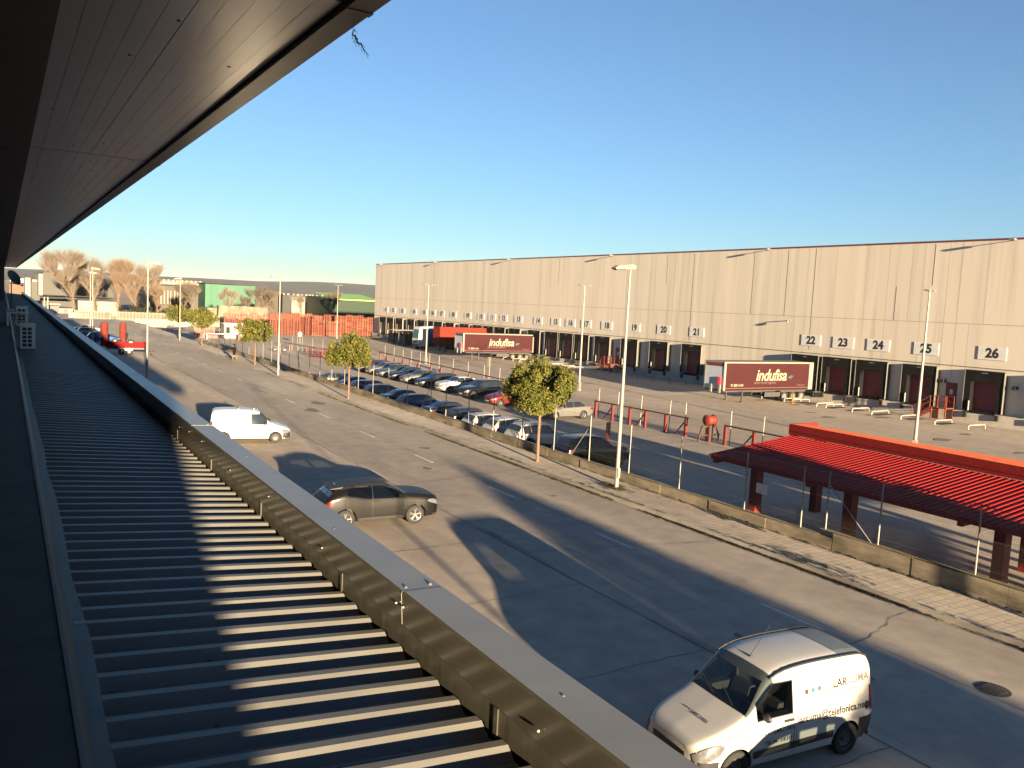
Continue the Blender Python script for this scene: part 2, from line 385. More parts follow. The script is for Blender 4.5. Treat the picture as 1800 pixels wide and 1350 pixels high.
# weeds in the gutter: nobody could count them
random.seed(11)
m_weed = leafmat('dry weed', (.022, .026, .011), (.055, .05, .024), (.10, .082, .042))
b = MB()
def tuft(x, y, z, h, n):
    for _ in range(n):
        a = random.uniform(0, 6.28); l = h*random.uniform(.5, 1.2); wv = random.uniform(.008, .02)
        bx, by = x+random.gauss(0, .05), y+random.gauss(0, .07)
        dx, dy = math.cos(a)*l*.6, math.sin(a)*l*.6
        b.add([(bx-wv, by, z), (bx+wv, by+wv, z), (bx+dx, by+dy, z+l)], [[0, 1, 2]])
for _ in range(3800):
    y = 7+abs(random.gauss(0, 1))*28
    if math.sin(y*.9)+math.sin(y*.31+2) > random.uniform(-1.6, 1.4): tuft(22.36+random.gauss(0, .05), y, 0, .06, 6)
for _ in range(700):
    y = 7+abs(random.gauss(0, 1))*24
    if math.sin(y*.7+1) > random.uniform(-1, 1): tuft(22.7+random.gauss(0, .06), y, .105, .05, 5)
for _ in range(500): tuft(24.86+random.gauss(0, .04), 7+abs(random.gauss(0, 1))*26, .1, .07, 5)
for _ in range(120): tuft(23.75+random.gauss(0, .25), 29.2+random.gauss(0, .5), .105, .09, 6)
for _ in range(90): tuft(23.1+random.gauss(0, .2), 17.6+random.gauss(0, 1.0), .105, .07, 6)
for _ in range(60): tuft(24.7+random.gauss(0, .1), 22.8+random.gauss(0, .9), .105, .1, 6)
b.build('weeds', m_weed, fix=False)['kind'] = 'stuff'
# fallen leaves
b = MB(); m_litter = leafmat('fallen leaf', (.16, .10, .04), (.26, .18, .06), (.36, .27, .1))
for _ in range(900):
    cy = random.choice([35.4, 35.4, 22.6, 28, 18, 62, 50, 12]); x = random.uniform(22.2, 24.85) if random.random() < .6 else random.gauss(22.3, .12); y = cy+random.gauss(0, 2.4)
    s_ = random.uniform(.02, .05); a = random.uniform(0, 6.28); z = .112 if x > 22.62 else (.116 if x > 22.4 else .008)
    c, q = math.cos(a)*s_, math.sin(a)*s_
    b.add([(x-c, y-q, z), (x+q*.6, y-c*.6, z+.01), (x+c, y+q, z+.004), (x-q*.6, y+c*.6, z+.008)], [[0, 1, 2, 3]])
b.build('leaf_litter', m_litter, fix=False)['kind'] = 'stuff'

# ================================================================== the building the photographer stands in
m_soff = M('lacquered soffit board', (.46, .465, .47), .28, .3, var=.06, scale=2)
m_fasc = M('dark fascia steel', (.045, .042, .043), .42, .4)
m_lint = M('dark lintel', (.03, .033, .04), .6)
m_roofm = M('grey roof sheet', (.108, .108, .104), .5, .1, var=.14, scale=1.2, stretch=(1, 3, 1))
m_cap = M('grey coping steel', (.165, .167, .16), .42, .1, var=.10, scale=2.5, bump=.03, bscale=5, coat=.05)
m_olive = M('olive grey parapet sheet', (.055, .054, .042), .42, .2, var=.25, scale=5, stretch=(1, 4, .4))
m_ledge = M('weathered ledge', (.05, .047, .043), .8, var=.25, scale=4)
m_flash = M('flashing steel', (.045, .05, .056), .5, .3, var=.25, scale=4)
m_screw = M('bright screw head', (.2, .2, .19), .35, .6)
m_facade = M('rendered facade', (.3, .28, .25), .8)
YE0, YE1 = -14.5, 116.0
bd = empty('office_building', (0, 0, 0), 'long dark building in the foreground with overhanging eave, ribbed low roof and grey parapet coping', 'building')
ZS = EYE+1.26
b = MB(); x = .225; sec = [YE0]+[-2.2+5.78*k for k in range(0, 21)]
sec = [y for y in sec if y < YE1]+[YE1]
for i in range(len(sec)-1):
    y0, y1 = sec[i]+.02, sec[i+1]-.02
    n = 10; wd = (1.262-.225)/n
    for k in range(n):
        xx = .225+k*wd; dz = random.uniform(-.0012, .0012)
        b.box(xx+.0012, y0, ZS+dz, xx+wd-.0012, y1, ZS+.03)
b.build('soffit', m_soff, bd)
b = MB(); random.seed(5)
b.lathe([(.0, -.006), (.008, -.005), (.01, -.001)], n=8); fx_me = b.mesh('soffit_fixing', m_dark)
for _ in range(26):
    o = bpy.data.objects.new('soffit_fixing', fx_me); C.objects.link(o); o.parent = bd; o.location = (random.uniform(.3, 1.2), random.uniform(1.2, 14), ZS)
b = MB(); b.box(.24, 2.05, ZS-.025, .31, 2.075, ZS-.003); b.build('soffit_clip', m_dark, bd)
b = MB(); b.box(.225, YE0, ZS+.034, 1.262, YE1, ZS+.1); b.box(.2, YE0, ZS+.1, 1.3, YE1, ZS+.55); b.build('eave_core', m_dark, bd)
b = MB(); b.box(1.268, YE0, ZS-.03, 1.385, YE1, ZS+.06); b.box(1.3, YE0, ZS+.062, 1.385, YE1, ZS+.5)
for y in sec[1:-1]: b.box(1.266, y-.02, ZS-.034, 1.389, y+.03, ZS+.05)
b.build('fascia', m_fasc, bd)
b = MB(); b.box(-3, YE0, ZS+.56, 1.42, YE1, ZS+.7); b.build('eave_roof', m_fasc, bd)
b = MB(); b.box(-.95, -6.2, ZS-.05, .222, YE1, ZS+.4)
for y in sec[1:-1]: b.box(-.1, y-.01, ZS-.054, .1, y+.01, ZS-.04)
b.build('lintel', m_lint, bd)
b = MB(); b.box(-.9, -6.2, EYE-1.5, -.72, YE1, ZS-.05); b.box(-.72, 63, EYE-1.5, .085, YE1, ZS-.05); b.box(-9, -10.9, 0, -.96, YE1, ZS+.5); b.box(-9, YE0, 0, -.96, -10.92, EYE-1.7); b.build('wall', m_lint, bd)
b = MB(); b.box(-.95, YE0, EYE-1.62, .195, YE1, EYE-1.502); b.build('ledge', m_ledge, bd)
b = MB(); b.add([(.198, YE0, EYE-1.497), (.214, YE0, EYE-1.497), (.214, YE1, EYE-1.497), (.198, YE1, EYE-1.497)], [[0, 1, 2, 3]])
b.box(.196, YE0, EYE-1.53, .214, YE1, EYE-1.498)
b.build('ledge_trim', m_galv, bd)
zl, zr = EYE-1.806, EYE-1.93
b = MB(); n = 110
pts = []
for i in range(n+1):
    y = -2+i*(YE1+2)/n; j = random.uniform(-.012, .012); pts.append((y, j))
for i in range(n):
    (y0, j0), (y1, j1) = pts[i], pts[i+1]
    b.quad((.217, y0, EYE-1.54), (.217, y1, EYE-1.54), (.285+j1*.3, y1, zl+.05), (.285+j0*.3, y0, zl+.05)); b.quad((.285+j0*.3, y0, zl+.05), (.285+j1*.3, y1, zl+.05), (.35+j1, y1, zl+.044), (.35+j0, y0, zl+.044))
b.build('flashing', m_flash, bd)
# ribbed roof sheet
b = MB(); P = .2235; H_ = .046; y = YE0; prof = []
while y < YE1:
    prof += [(y, 0), (y+.05, 0), (y+.055, .004), (y+.062, .004), (y+.067, 0), (y+P-.140, 0), (y+P-.075, H_), (y+P-.028, H_)]; y += P
vs = []
for xx, zz in ((.30, zl), (1.835, zr)):
    vs += [(xx, q, zz+h) for q, h in prof]
n = len(prof); random.seed(19); kk = n//8
for r_ in range(2):
    for q in range(kk):
        dz, dy = random.gauss(0, .0016), random.gauss(0, .002)+(.006 if q % 5 == 0 else 0)
        for h in (6, 7): a_ = r_*n+q*8+h; vs[a_] = (vs[a_][0]+random.gauss(0, .002), vs[a_][1]+dy, vs[a_][2]+dz)
b.add(vs, [[i, i+1, n+i+1, n+i] for i in range(n-1)])
b.build('roof_sheet', m_roofm, bd)
b = MB(); b.box(-.5, YE0, 0, 1.82, YE1, zr-.06); b.box(1.82, YE0, zr-.20, 1.87, YE1, zr-.12); b.build('lower_wall', m_facade, bd)
b = MB(); b.box(1.872, YE0, zr-.12, 2.07, YE1, EYE-1.80); b.box(1.82, YE0, 0, 2.07, YE1, zr-.21)
for y in yr(-13, 115, 64): b.box(1.866, y, zr-.1, 1.874, y+.035, EYE-1.80)
b.build('parapet', m_olive, bd)
cp = None
caps = [YE0]+[-8+6.02*k for k in range(0, 22)]; caps = [c for c in caps if c < YE1]+[YE1]
b = MB()
for i in range(len(caps)-1):
    y0, y1 = caps[i]+.004, caps[i+1]-.004; e = random.uniform(-.003, .003); zt = EYE-1.6+e; x0 = 1.85+e
    # top, inner lip leaning, drip edge, outer lip
    poly = [(x0+.02, EYE-1.785), (x0+.014, EYE-1.79), (x0+.003, zt-.012), (x0+.014, zt), (2.098+e, zt-.006), (2.104+e, zt-.018), (2.104+e, zt-.16), (2.095+e, zt-.16), (2.095+e, zt-.03), (x0+.02, zt-.014)]
    n0 = len(b.m); b.prism([(u, v) for u, v in poly], 'y', y0, y1)
    for q in (2, 3, 4): b.m[n0+q] = 1
m_lip_shade = M('coping lip shade', (.062, .060, .047), .26, .15, var=.12, scale=3, coat=.2)  # same steel as the coping top; the lip's shade is painted as darker olive
cp = b.build('coping', [m_cap, m_lip_shade], bd)
b = MB(); b.lathe([(.0, .008), (.006, .007), (.011, .001), (.011, -.004)], n=10); sc1 = b.mesh('coping_screw', m_screw)
b = MB(); b.ell((0, 0, 0), (.008, .008, .008), 8, 6); sc2 = b.mesh('coping_screw', m_screw)
def screw(me, p):
    o = bpy.data.objects.new('coping_screw', me); C.objects.link(o); o.parent = cp; o.location = p
for c in caps[2:6]:
    for xx in (1.9, 2.05): screw(sc1, (xx, c+.05, EYE-1.6))
    screw(sc2, (1.846, c+.05, EYE-1.68))
for k in range(24):
    y = 1.3+k*1.35; screw(sc2, (1.848, y, EYE-1.675-(k % 2)*.05))
    if k % 2: screw(sc1, (1.93+.1*((k*7) % 3)/3, y, EYE-1.604))
# grime on the coping and litter in the valleys
m_grime = M('grime streak', (.075, .072, .064), .8, var=.4, scale=20)
b = MB(); random.seed(77)
for _ in range(500):
    y = 1+abs(random.gauss(0, 9)); xx = random.uniform(.4, 1.75); s_ = random.uniform(.006, .02); zz = zl+(zr-zl)*(xx-.3)/1.535+.006; a = random.uniform(0, 6.28)
    b.add([(xx+s_*math.cos(a+t), y+s_*math.sin(a+t)*(.5 if t in (0, 3.14) else 1), zz+random.uniform(0, .004)) for t in (0, 1.57, 3.14, 4.71)], [[0, 1, 2, 3]])
o = b.build('roof_litter', m_litter, fix=False); o['kind'] = 'stuff'
# cobweb strand hanging from the eave edge
b = MB(); random.seed(8)
r0 = ray(614, 44); k0 = 1.392/r0[0]; p0 = Vector((1.392, r0[1]*k0, EYE+r0[2]*k0))
r1 = ray(645, 98); k1 = 1.44/r1[0]; p1 = Vector((1.44, r1[1]*k1, EYE+r1[2]*k1))
main = [p0.lerp(p1, t)+Vector((random.uniform(-.01, .01), random.uniform(-.012, .012), random.uniform(-.006, .006))) for t in [i/14 for i in range(15)]]
b.tube(main, [.001+.0035*math.sin(math.pi*i/14)**2 for i in range(15)], 5)
for i in range(2, 13):
    for _ in range(3):
        d = Vector((random.gauss(0, .008), random.gauss(0, .01), random.gauss(-.008, .01))); b.tube([main[i], main[i]+d*.6, main[i]+d+Vector((0, 0, -.006))], .0009, 4)
tag(b.build('cobweb', M('dusty web', (.05, .05, .055), .9)), 'dark tattered cobweb strand hanging from the eave edge against the sky', 'cobweb')
# air conditioners, canopy tray, satellite dish
m_ac = M('aged white casing', (.5, .5, .48), .5)
def ac_unit(y, z, label):
    t = empty('air_conditioner', (.36, y, z), label, 'air conditioner', 'air conditioners on the low roof')
    b = MB(); b.box(0, 0, .06, .34, .86, .66); b.box(-.01, -.01, .662, .35, .87, .675); b.build('casing', m_ac, t)
    b = MB()
    for r_ in range(5):
        for c_ in range(2): b.box(.05+c_*.115, -.006, .12+r_*.1, .14+c_*.115, -.001, .195+r_*.1)
    b.build('side_grille', m_dark, t)
    b = MB()
    for q in range(6): b.lathe([(.04+.04*q, .345), (.045+.04*q, .352), (.05+.04*q, .345)], (0, .36, .36), 'x', 24)
    b.lathe([(.0, .341), (.27, .343), (.28, .341)], (0, .36, .36), 'x', 28); b.build('fan_grille', m_dark, t)
    b = MB(); b.box(.02, .08, 0, .32, .14, .06); b.box(.02, .7, 0, .32, .76, .06); b.build('foot', m_galv, t)
ac_unit(24.2, zl-.01, 'white air conditioner on the ribbed roof, nearest one, beside the dark wall')
ac_unit(31.5, zl+.22, 'white air conditioner raised behind the nearer unit, under the small tray awning')
b = MB(); b.box(.09, 30.6, EYE-1.11, .70, 34.0, EYE-1.07); b.box(.1, 30.65, EYE-1.8, .15, 30.7, EYE-1.11); b.box(.1, 33.85, EYE-1.8, .15, 33.9, EYE-1.11); b.box(.65, 33.85, EYE-1.86, .69, 33.89, EYE-1.11)
tag(b.build('awning', m_ac), 'pale flat tray awning over the rear air conditioner', 'awning')
t = empty('satellite_dish', (.33, 45, EYE-1.85), 'dark satellite dish on a mast at the far left wall', 'satellite dish')
b = MB(); b.tube([(0, 0, 0), (0, 0, 1.75)], .025); b.build('mast', m_dark, t)
b = MB(); b.lathe([(.0, .0), (.15, .012), (.28, .045), (.37, .085), (.375, .075), (.28, .03), (.15, -.005)], n=28)
b.build('reflector', m_dark, t, (.07, -.05, 1.85), 60, rot=(R(62), 0, R(52)))
b = MB(); b.tube([(.05, -.05, 1.62), (.42, -.28, 1.53)], .014); b.box(.39, -.33, 1.5, .47, -.25, 1.57); b.build('feed_arm', m_dark, t)
b = MB()
for k in range(4): b.tube([(.25+.04*k, 36+k*1.3, zl+.05), (.6+.05*k, 39+k*1.2, zl+.25-.05*k), (1.0, 44+k, zr+.12)], .02, 6)
tag(b.build('cable_bundle', m_dark), 'dark loose cables lying on the far end of the ribbed roof', 'cable')
# ================================================================== vehicles
def herm(xs, ys, x):
    if x <= xs[0]: return ys[0]
    if x >= xs[-1]: return ys[-1]
    i = max(k for k in range(len(xs)-1) if xs[k] <= x)
    d = [(ys[k+1]-ys[k])/(xs[k+1]-xs[k]) for k in range(len(xs)-1)]
    def tan(k):
        if k == 0: return d[0]
        if k == len(xs)-1: return d[-1]
        return 0 if d[k-1]*d[k] <= 0 else 2*d[k-1]*d[k]/(d[k-1]+d[k])
    h = xs[i+1]-xs[i]; t = (x-xs[i])/h; a, c = tan(i)*h, tan(i+1)*h
    return ys[i]*(2*t**3-3*t**2+1)+a*(t**3-2*t**2+t)+ys[i+1]*(-2*t**3+3*t**2)+c*(t**3-t**2)
def catm(P, sub):
    out = []; n = len(P)
    for i in range(n-1):
        p0, p1, p2, p3 = P[max(i-1, 0)], P[i], P[i+1], P[min(i+2, n-1)]
        for k in range(sub):
            t = k/sub
            out.append(tuple(.5*((2*p1[j])+(-p0[j]+p2[j])*t+(2*p0[j]-5*p1[j]+4*p2[j]-p3[j])*t*t+(-p0[j]+3*p1[j]-3*p2[j]+p3[j])*t**3) for j in (0, 1)))
    out.append(P[-1]); return out
#   s      zb   zs   zt    w    wt
HATCH = dict(L=4.2, H=1.47, st=[(0, .30, .56, .66, .60, .46), (.08, .24, .60, .73, .70, .54), (.25, .2, .66, .79, .80, .62), (.55, .19, .73, .87, .865, .68), (1.0, .19, .82, .95, .88, .70), (1.28, .19, .87, 1.01, .885, .70), (2.05, .19, .92, 1.43, .885, .60), (2.6, .19, .95, 1.47, .885, .595), (3.3, .19, .99, 1.44, .88, .58), (3.75, .20, 1.01, 1.36, .865, .56), (4.03, .25, .98, 1.05, .82, .60), (4.13, .3, .86, .93, .78, .62), (4.2, .36, .8, .84, .73, .6)],
    wh=(.82, 3.38), r=.31, cowl=1.3, head=2.02, re=3.77, rt=4.02, side=[(1.5, 2.52), (2.58, 3.2), (3.27, 3.66)])
SEDAN = dict(L=4.65, H=1.44, st=[(0, .30, .55, .64, .60, .46), (.08, .24, .60, .71, .70, .54), (.25, .2, .66, .77, .80, .62), (.6, .19, .73, .86, .865, .68), (1.1, .19, .81, .94, .89, .70), (1.45, .19, .86, .99, .89, .70), (2.2, .19, .91, 1.39, .89, .60), (2.75, .19, .93, 1.44, .89, .59), (3.3, .19, .96, 1.38, .885, .57), (4.0, .2, .98, 1.06, .87, .62), (4.45, .24, .95, 1.03, .82, .64), (4.6, .3, .86, .92, .76, .62), (4.65, .36, .8, .84, .72, .6)],
    wh=(.88, 3.6), r=.32, cowl=1.48, head=2.18, re=3.34, rt=3.96, side=[(1.68, 2.64), (2.7, 3.4), (3.45, 3.7)])
SUV = dict(L=4.4, H=1.68, st=[(0, .36, .68, .82, .64, .52), (.08, .3, .74, .9, .74, .58), (.25, .26, .82, .97, .83, .66), (.55, .25, .88, 1.04, .895, .72), (1.0, .25, .95, 1.1, .91, .74), (1.3, .25, .99, 1.15, .915, .74), (1.98, .25, 1.03, 1.62, .915, .65), (2.6, .25, 1.06, 1.68, .915, .645), (3.4, .25, 1.09, 1.66, .91, .63), (3.98, .26, 1.1, 1.58, .895, .61), (4.22, .3, 1.06, 1.2, .86, .64), (4.33, .35, .96, 1.04, .82, .66), (4.4, .42, .88, .93, .78, .64)],
    wh=(.86, 3.5), r=.355, cowl=1.33, head=1.96, re=4.0, rt=4.2, side=[(1.5, 2.5), (2.56, 3.3), (3.37, 3.88)])
WAGON = dict(L=4.62, H=1.49, st=HATCH['st'][:8]+[(3.5, .19, 1.0, 1.46, .88, .58), (4.1, .2, 1.02, 1.38, .865, .56), (4.42, .25, .98, 1.06, .82, .6), (4.54, .3, .86, .93, .78, .62), (4.62, .36, .8, .84, .73, .6)],
    wh=(.86, 3.55), r=.325, cowl=1.3, head=2.02, re=4.12, rt=4.4, side=[(1.5, 2.52), (2.58, 3.32), (3.4, 4.02)])
COUPESUV = dict(L=4.36, H=1.565, st=[(0, .36, .72, .86, .62, .50), (.07, .28, .79, .95, .75, .60), (.25, .24, .87, 1.01, .84, .67), (.6, .23, .93, 1.07, .90, .73), (1.0, .23, .97, 1.11, .885, .73), (1.28, .23, .99, 1.15, .88, .72), (2.0, .23, 1.01, 1.51, .885, .63), (2.6, .23, 1.02, 1.565, .89, .62), (3.2, .23, 1.12, 1.53, .91, .60), (3.62, .23, 1.2, 1.45, .915, .58), (3.92, .26, 1.14, 1.35, .885, .58), (4.14, .31, 1.06, 1.13, .85, .62), (4.28, .35, .95, 1.0, .80, .63), (4.36, .42, .86, .9, .75, .6)],
    wh=(.957, 3.583), r=.352, cowl=1.3, head=1.98, re=3.95, rt=4.12, side=[(1.52, 2.56), (2.61, 3.50)])
VAN = dict(L=4.03, H=1.83, st=[(0, .30, .58, .68, .56, .44), (.07, .25, .62, .75, .69, .54), (.22, .21, .7, .83, .775, .62), (.5, .2, .79, .93, .82, .68), (.82, .2, .90, 1.04, .83, .70), (.98, .2, .97, 1.12, .83, .70), (1.62, .2, 1.0, 1.72, .83, .66), (2.0, .2, 1.0, 1.81, .83, .66), (2.6, .2, 1.0, 1.84, .83, .665), (3.4, .2, 1.0, 1.83, .83, .665), (3.8, .21, 1.0, 1.80, .825, .665), (3.92, .24, .99, 1.73, .815, .67), (3.98, .28, .98, 1.6, .8, .68), (4.03, .33, .95, 1.2, .78, .69)],
    wh=(.78, 3.38), r=.30, cowl=1.0, head=1.6, re=3.9, rt=3.995, side=[(1.22, 2.02)], van=True)
_paint = {}
def paint(name, col, metal=.0, rough=.45, coat=.6):
    if name not in _paint: _paint[name] = M(name, col, rough, metal, var=.03, scale=1.5, coat=coat, spec=.25)
    return _paint[name]
class Car:
    def __init__(s, spec, mat, label, cat, group, loc, heading, L=None, H=None, Wd=None, through=False, rim='alloy', roofcol=None, clad=False, rails=False, detail=1, name=None, spoiler=False, arch=None, mirror=None, lampm=None):
        s.sp = spec; fx = (L or spec['L'])/spec['L']; fz = (H or spec['H'])/spec['H']; fy = Wd or 1.0
        st = [(a*fx, b*(.5+.5*fz), c*fz, d*fz, e*fy, f*fy) for a, b, c, d, e, f in spec['st']]
        s.fx, s.fz = fx, fz; s.L = spec['L']*fx; s.H = spec['H']*fz
        s.col = [list(q) for q in zip(*st)]
        s.r = spec['r']; s.t = t = empty(name or 'parked_car', loc, label, cat, group, (0, 0, heading)); s.mat = mat
        n = 56 if detail else 36
        brk = set(q for q in s.col[0])
        S = sorted(set([s.L*i/n for i in range(n+1)]) | brk)
        SS = [S[0]]
        for q in S[1:]:
            if q-SS[-1] > .012 or q in brk: SS.append(q)
        S = SS
        b = MB(); rows = []
        for q in S:
            half = s.section(q); ring = half+[(-y, z) for y, z in half[-2:0:-1]]; rows.append([(s.X(q), y, z) for y, z in ring])
        k = len(rows[0]); vs = [p for r_ in rows for p in r_]; fs = []
        for i in range(len(rows)-1):
            for j in range(k): fs.append([i*k+j, i*k+(j+1) % k, (i+1)*k+(j+1) % k, (i+1)*k+j])
        fs.append(list(range(k))[::-1]); fs.append([(len(rows)-1)*k+j for j in range(k)])
        b.add(vs, fs)
        body = b.build('body', [mat, m_inside], t); s.body = body
        cut = MB(); cut.cur = 1
        for wx in spec['wh']:
            for sd_ in (-1, 1):
                y0 = .50*fy*sd_; y1 = 1.2*sd_
                cut.lathe([(s.r*1.17, min(y0, y1)), (s.r*1.17, max(y0, y1))], (s.X(wx*fx), 0, s.r), 'y', 26)
        cuts = [cut.mesh('cut', [mat, m_inside])]
        if through:
            c2 = MB(); c2.cur = 1
            for a, e in spec['side']:
                c2.prism(s.winpoly(a*fx, e*fx), 'y', -1.3, 1.3)
            cuts.append(c2.mesh('cut', [mat, m_inside]))
            if through == 2:   # open cabin with windscreen
                c3 = MB(); c3.cur = 1
                zf, zc = .62*fz, 1.54*fz
                c3.prism([(s.X(1.12*fx), zf), (s.X(1.12*fx), 1.0*fz), (s.X(1.66*fx), zc), (s.X(2.2*fx), zc+.04), (s.X(2.2*fx), zf)], 'y', -.63*fy, .63*fy)
                cuts.append(c3.mesh('cut', [mat, m_inside]))
                c4 = MB(); c4.cur = 1
                x0, x1 = s.X(1.75*fx), s.X(1.04*fx)
                ww0, ww1 = .69, .565
                p = [(-ww0, 1.13*fz), (ww0, 1.13*fz), (ww1, 1.60*fz), (-ww1, 1.60*fz)]
                c4.prism(p, 'x', x0, x1+.3); cuts.append(c4.mesh('cut', [mat, m_inside]))
        boolean(body, cuts); body.data.shade_smooth(); body.data.set_sharp_from_angle(angle=R(32))
        gm = m_cglass if through else m_glass
        # side glass
        for sd_ in (-1, 1):
            for a, e in spec['side']: s.sidepatch('window', gm, sd_, a*fx-.012, e*fx+.012, lambda q: s.wlo(q)-.015, lambda q: s.whi(q)+.02, .007, n=16, m=6)
        s.toppatch('windscreen', gm if through == 2 else m_glass, spec['cowl']*fx, spec['head']*fx, .0, 1.0)
        if not spec.get('van'): s.toppatch('rear_window', m_glass, spec['re']*fx, spec['rt']*fx, .0, .95)
        # wheels
        for wx in spec['wh']:
            for sd_ in (-1, 1): s.wheel(wx*fx, sd_, rim)
        # lamps
        lm = lampm or m_lamp
        for sd_ in (-1, 1):
            zs0 = herm(s.col[0], s.col[2], .2*fx)
            big_ = 1.35 if spec.get('van') else 1.0; ha, hb = .02, .50*fx
            def hel(q, k, g=0.0):
                f = max(0, 1-abs((q-(ha+.12))/((hb-ha-.12) if q > ha+.12 else .16))**2.2)**.5
                return herm(s.col[0], s.col[2], q)-.055*big_+k*(.075*big_*f+g)
            s.sidepatch('headlight_bezel', m_dark, sd_, ha-.012, hb+.012, lambda q: hel(q, -1, .012), lambda q: hel(q, 1, .012), .004, n=14)
            s.sidepatch('headlight', lm, sd_, ha, hb, lambda q: hel(q, -1), lambda q: hel(q, 1), .008, n=14)
            if not spec.get('van'): s.sidepatch('tail_light', m_tail, sd_, s.L-.38*fx, s.L-.02, lambda q: herm(s.col[0], s.col[2], q)-.2, lambda q: herm(s.col[0], s.col[2], q)-.04, .006, n=8)
            else: s.sidepatch('tail_light', m_tail, sd_, s.L-.1, s.L-.005, lambda q: .75*fz, lambda q: 1.2*fz, .006, n=4)
        # bumpers, grille, plates
        zf = s.col[1][0]; zsf = s.col[2][0]
        s.sillband('front_bumper_trim', m_dark, .02, .3*fx, lambda q: herm(s.col[0], s.col[1], q)+.01, lambda q: herm(s.col[0], s.col[1], q)+.13)
        s.sillband('rear_bumper_trim', m_dark, s.L-.3*fx, s.L-.01, lambda q: herm(s.col[0], s.col[1], q)+.01, lambda q: herm(s.col[0], s.col[1], q)+(.2 if clad else .13))
        g = MB(); g.box(s.X(0)-.004, -.42*fy, zsf-.12, s.X(0)+.012, .42*fy, zsf-.02)
        for q in range(3): g.box(s.X(0)+.01, -.40*fy, zsf-.11+q*.03, s.X(0)+.018, .40*fy, zsf-.10+q*.03)
        g.build('grille', m_dark, t)
        g = MB(); g.box(s.X(0)+.004, -.26, zf+.06, s.X(0)+.016, .26, zf+.17); g.build('number_plate', m_plate, t)
        zr = s.col[2][-1]
        g = MB(); g.box(s.X(s.L)-.016, -.26, zr-.24, s.X(s.L)-.004, .26, zr-.13); g.build('number_plate', m_plate, t)
        # sills / cladding
        w0, w1 = spec['wh'][0]*fx+s.r*1.22, spec['wh'][1]*fx-s.r*1.22
        for sd_ in (-1, 1):
            s.sidepatch('sill', m_dark, sd_, w0, w1, lambda q: herm(s.col[0], s.col[1], q)+.02, lambda q: herm(s.col[0], s.col[1], q)+(.16 if clad else .07), .008)
            if clad:
                for wx in spec['wh']:
                    a = MB(); N = 18; cx = s.X(wx*fx); pts = []
                    for i in range(N+1):
                        an = R(-8)+R(196)*i/N
                        for rr in (s.r*1.17, s.r*1.36):
                            px, pz = cx+rr*math.cos(an), s.r+rr*math.sin(an); pts.append((px, sd_*(s.sidey(s.L/2-px, pz)+.012), pz))
                    a.add(pts, [[2*i, 2*i+1, 2*i+3, 2*i+2] for i in range(N)]); a.build('wheel_arch_trim', arch or m_dark, t, fix=False, smooth=60)
            # seams
            sm = MB()
            ends = sorted(set([spec['side'][0][0]*fx-.16]+[e*fx+.03 for a, e in spec['side'][:2]]))
            for q in ends:
                zlo = herm(s.col[0], s.col[1], q)+.12; zhi = s.wlo(q)+.02
                s.sideraw(sm, sd_, q-.006, q+.006, lambda _: zlo, lambda _: zhi, .003, 1, 5)
            q = s.sp['cowl']*fx
            s.sideraw(sm, sd_, .5*fx, q, lambda x: herm(s.col[0], s.col[2], x)+.02, lambda x: herm(s.col[0], s.col[2], x)+.032, .003, 8, 1)
            sm.build('door_seam', m_dark, t, fix=False)
            h = MB()
            for q in ends[1:]:
                zz = s.wlo(q)-.10; y = s.sidey(q-.13, zz); h.box(s.X(q-.03), sd_*(y-.01), zz-.018, s.X(q-.24), sd_*(y+.03), zz+.018)
            h.build('door_handle', mat if not spec.get('van') else m_dark, t)
            q = spec['side'][0][0]*fx+.10; zz = s.wlo(q)+.06; y = s.sidey(q, zz)
            h = MB(); h.ell((s.X(q), sd_*(y+.12), zz+.03), (.055, .10, .075), 10, 8); h.bar((s.X(q), sd_*(y-.02), zz-.02), (s.X(q), sd_*(y+.09), zz+.01), .04)
            h.build('wing_mirror', mirror or mat, t, smooth=60)
        if rails:
            for sd_ in (-1, 1):
                h = MB(); pts = []
                for i in range(9):
                    q = spec['head']*fx+.25+(spec['re']*fx-spec['head']*fx-.45)*i/8; zt = herm(s.col[0], s.col[3], q); wt = herm(s.col[0], s.col[5], q)
                    pts.append((s.X(q), sd_*(wt-.03), zt+(.035 if 0 < i < 8 else -.03)))
                h.tube(pts, .017, 6); h.build('roof_rail', m_galv, t)
        h = MB(); q = spec['re']*fx-.25; zt = herm(s.col[0], s.col[3], q)
        if not spec.get('van'): h.tube([(s.X(q), 0, zt), (s.X(q+.1), 0, zt+.09)], [.02, .004], 6); h.build('aerial', m_dark, t)
        # wipers
        h = MB()
        for yy in (-.15, .4):
            q0, q1 = spec['cowl']*fx+.02, spec['cowl']*fx+.16
            p0 = Vector((s.X(q0), yy*.9, s.topz(q0, abs(yy*.9))+.02)); p1 = Vector((s.X(q1), yy-.45, s.topz(q1, abs(yy-.45))+.02)); h.bar(p0, p1, .014)
        h.build('wiper', m_dark, t)
    def X(s, q): return s.L/2-q
    def section(s, q):
        zb, zs, zt, w_, wt = [herm(s.col[0], s.col[i], q) for i in range(1, 6)]
        dz = zs-zb
        P = [(0, zb), (w_*.80, zb), (w_-.035, zb+.05), (w_-.012, zb+.28*dz), (w_, zb+.58*dz), (w_-.006, zb+.80*dz), (w_-.035, zs), (w_-.035-(w_-.035-wt)*.48, zs+.5*(zt-zs)), (wt+.012, zs+.86*(zt-zs)), (wt-.09, zs+.975*(zt-zs)), (wt*.45, zt+.004), (0, zt+.010)]
        sub = 3; out = catm(P[:3], 1)[:-1]+catm(P[2:], sub); s.i_sh = 2+4*sub; s.i_rail = 2+6*sub; return out
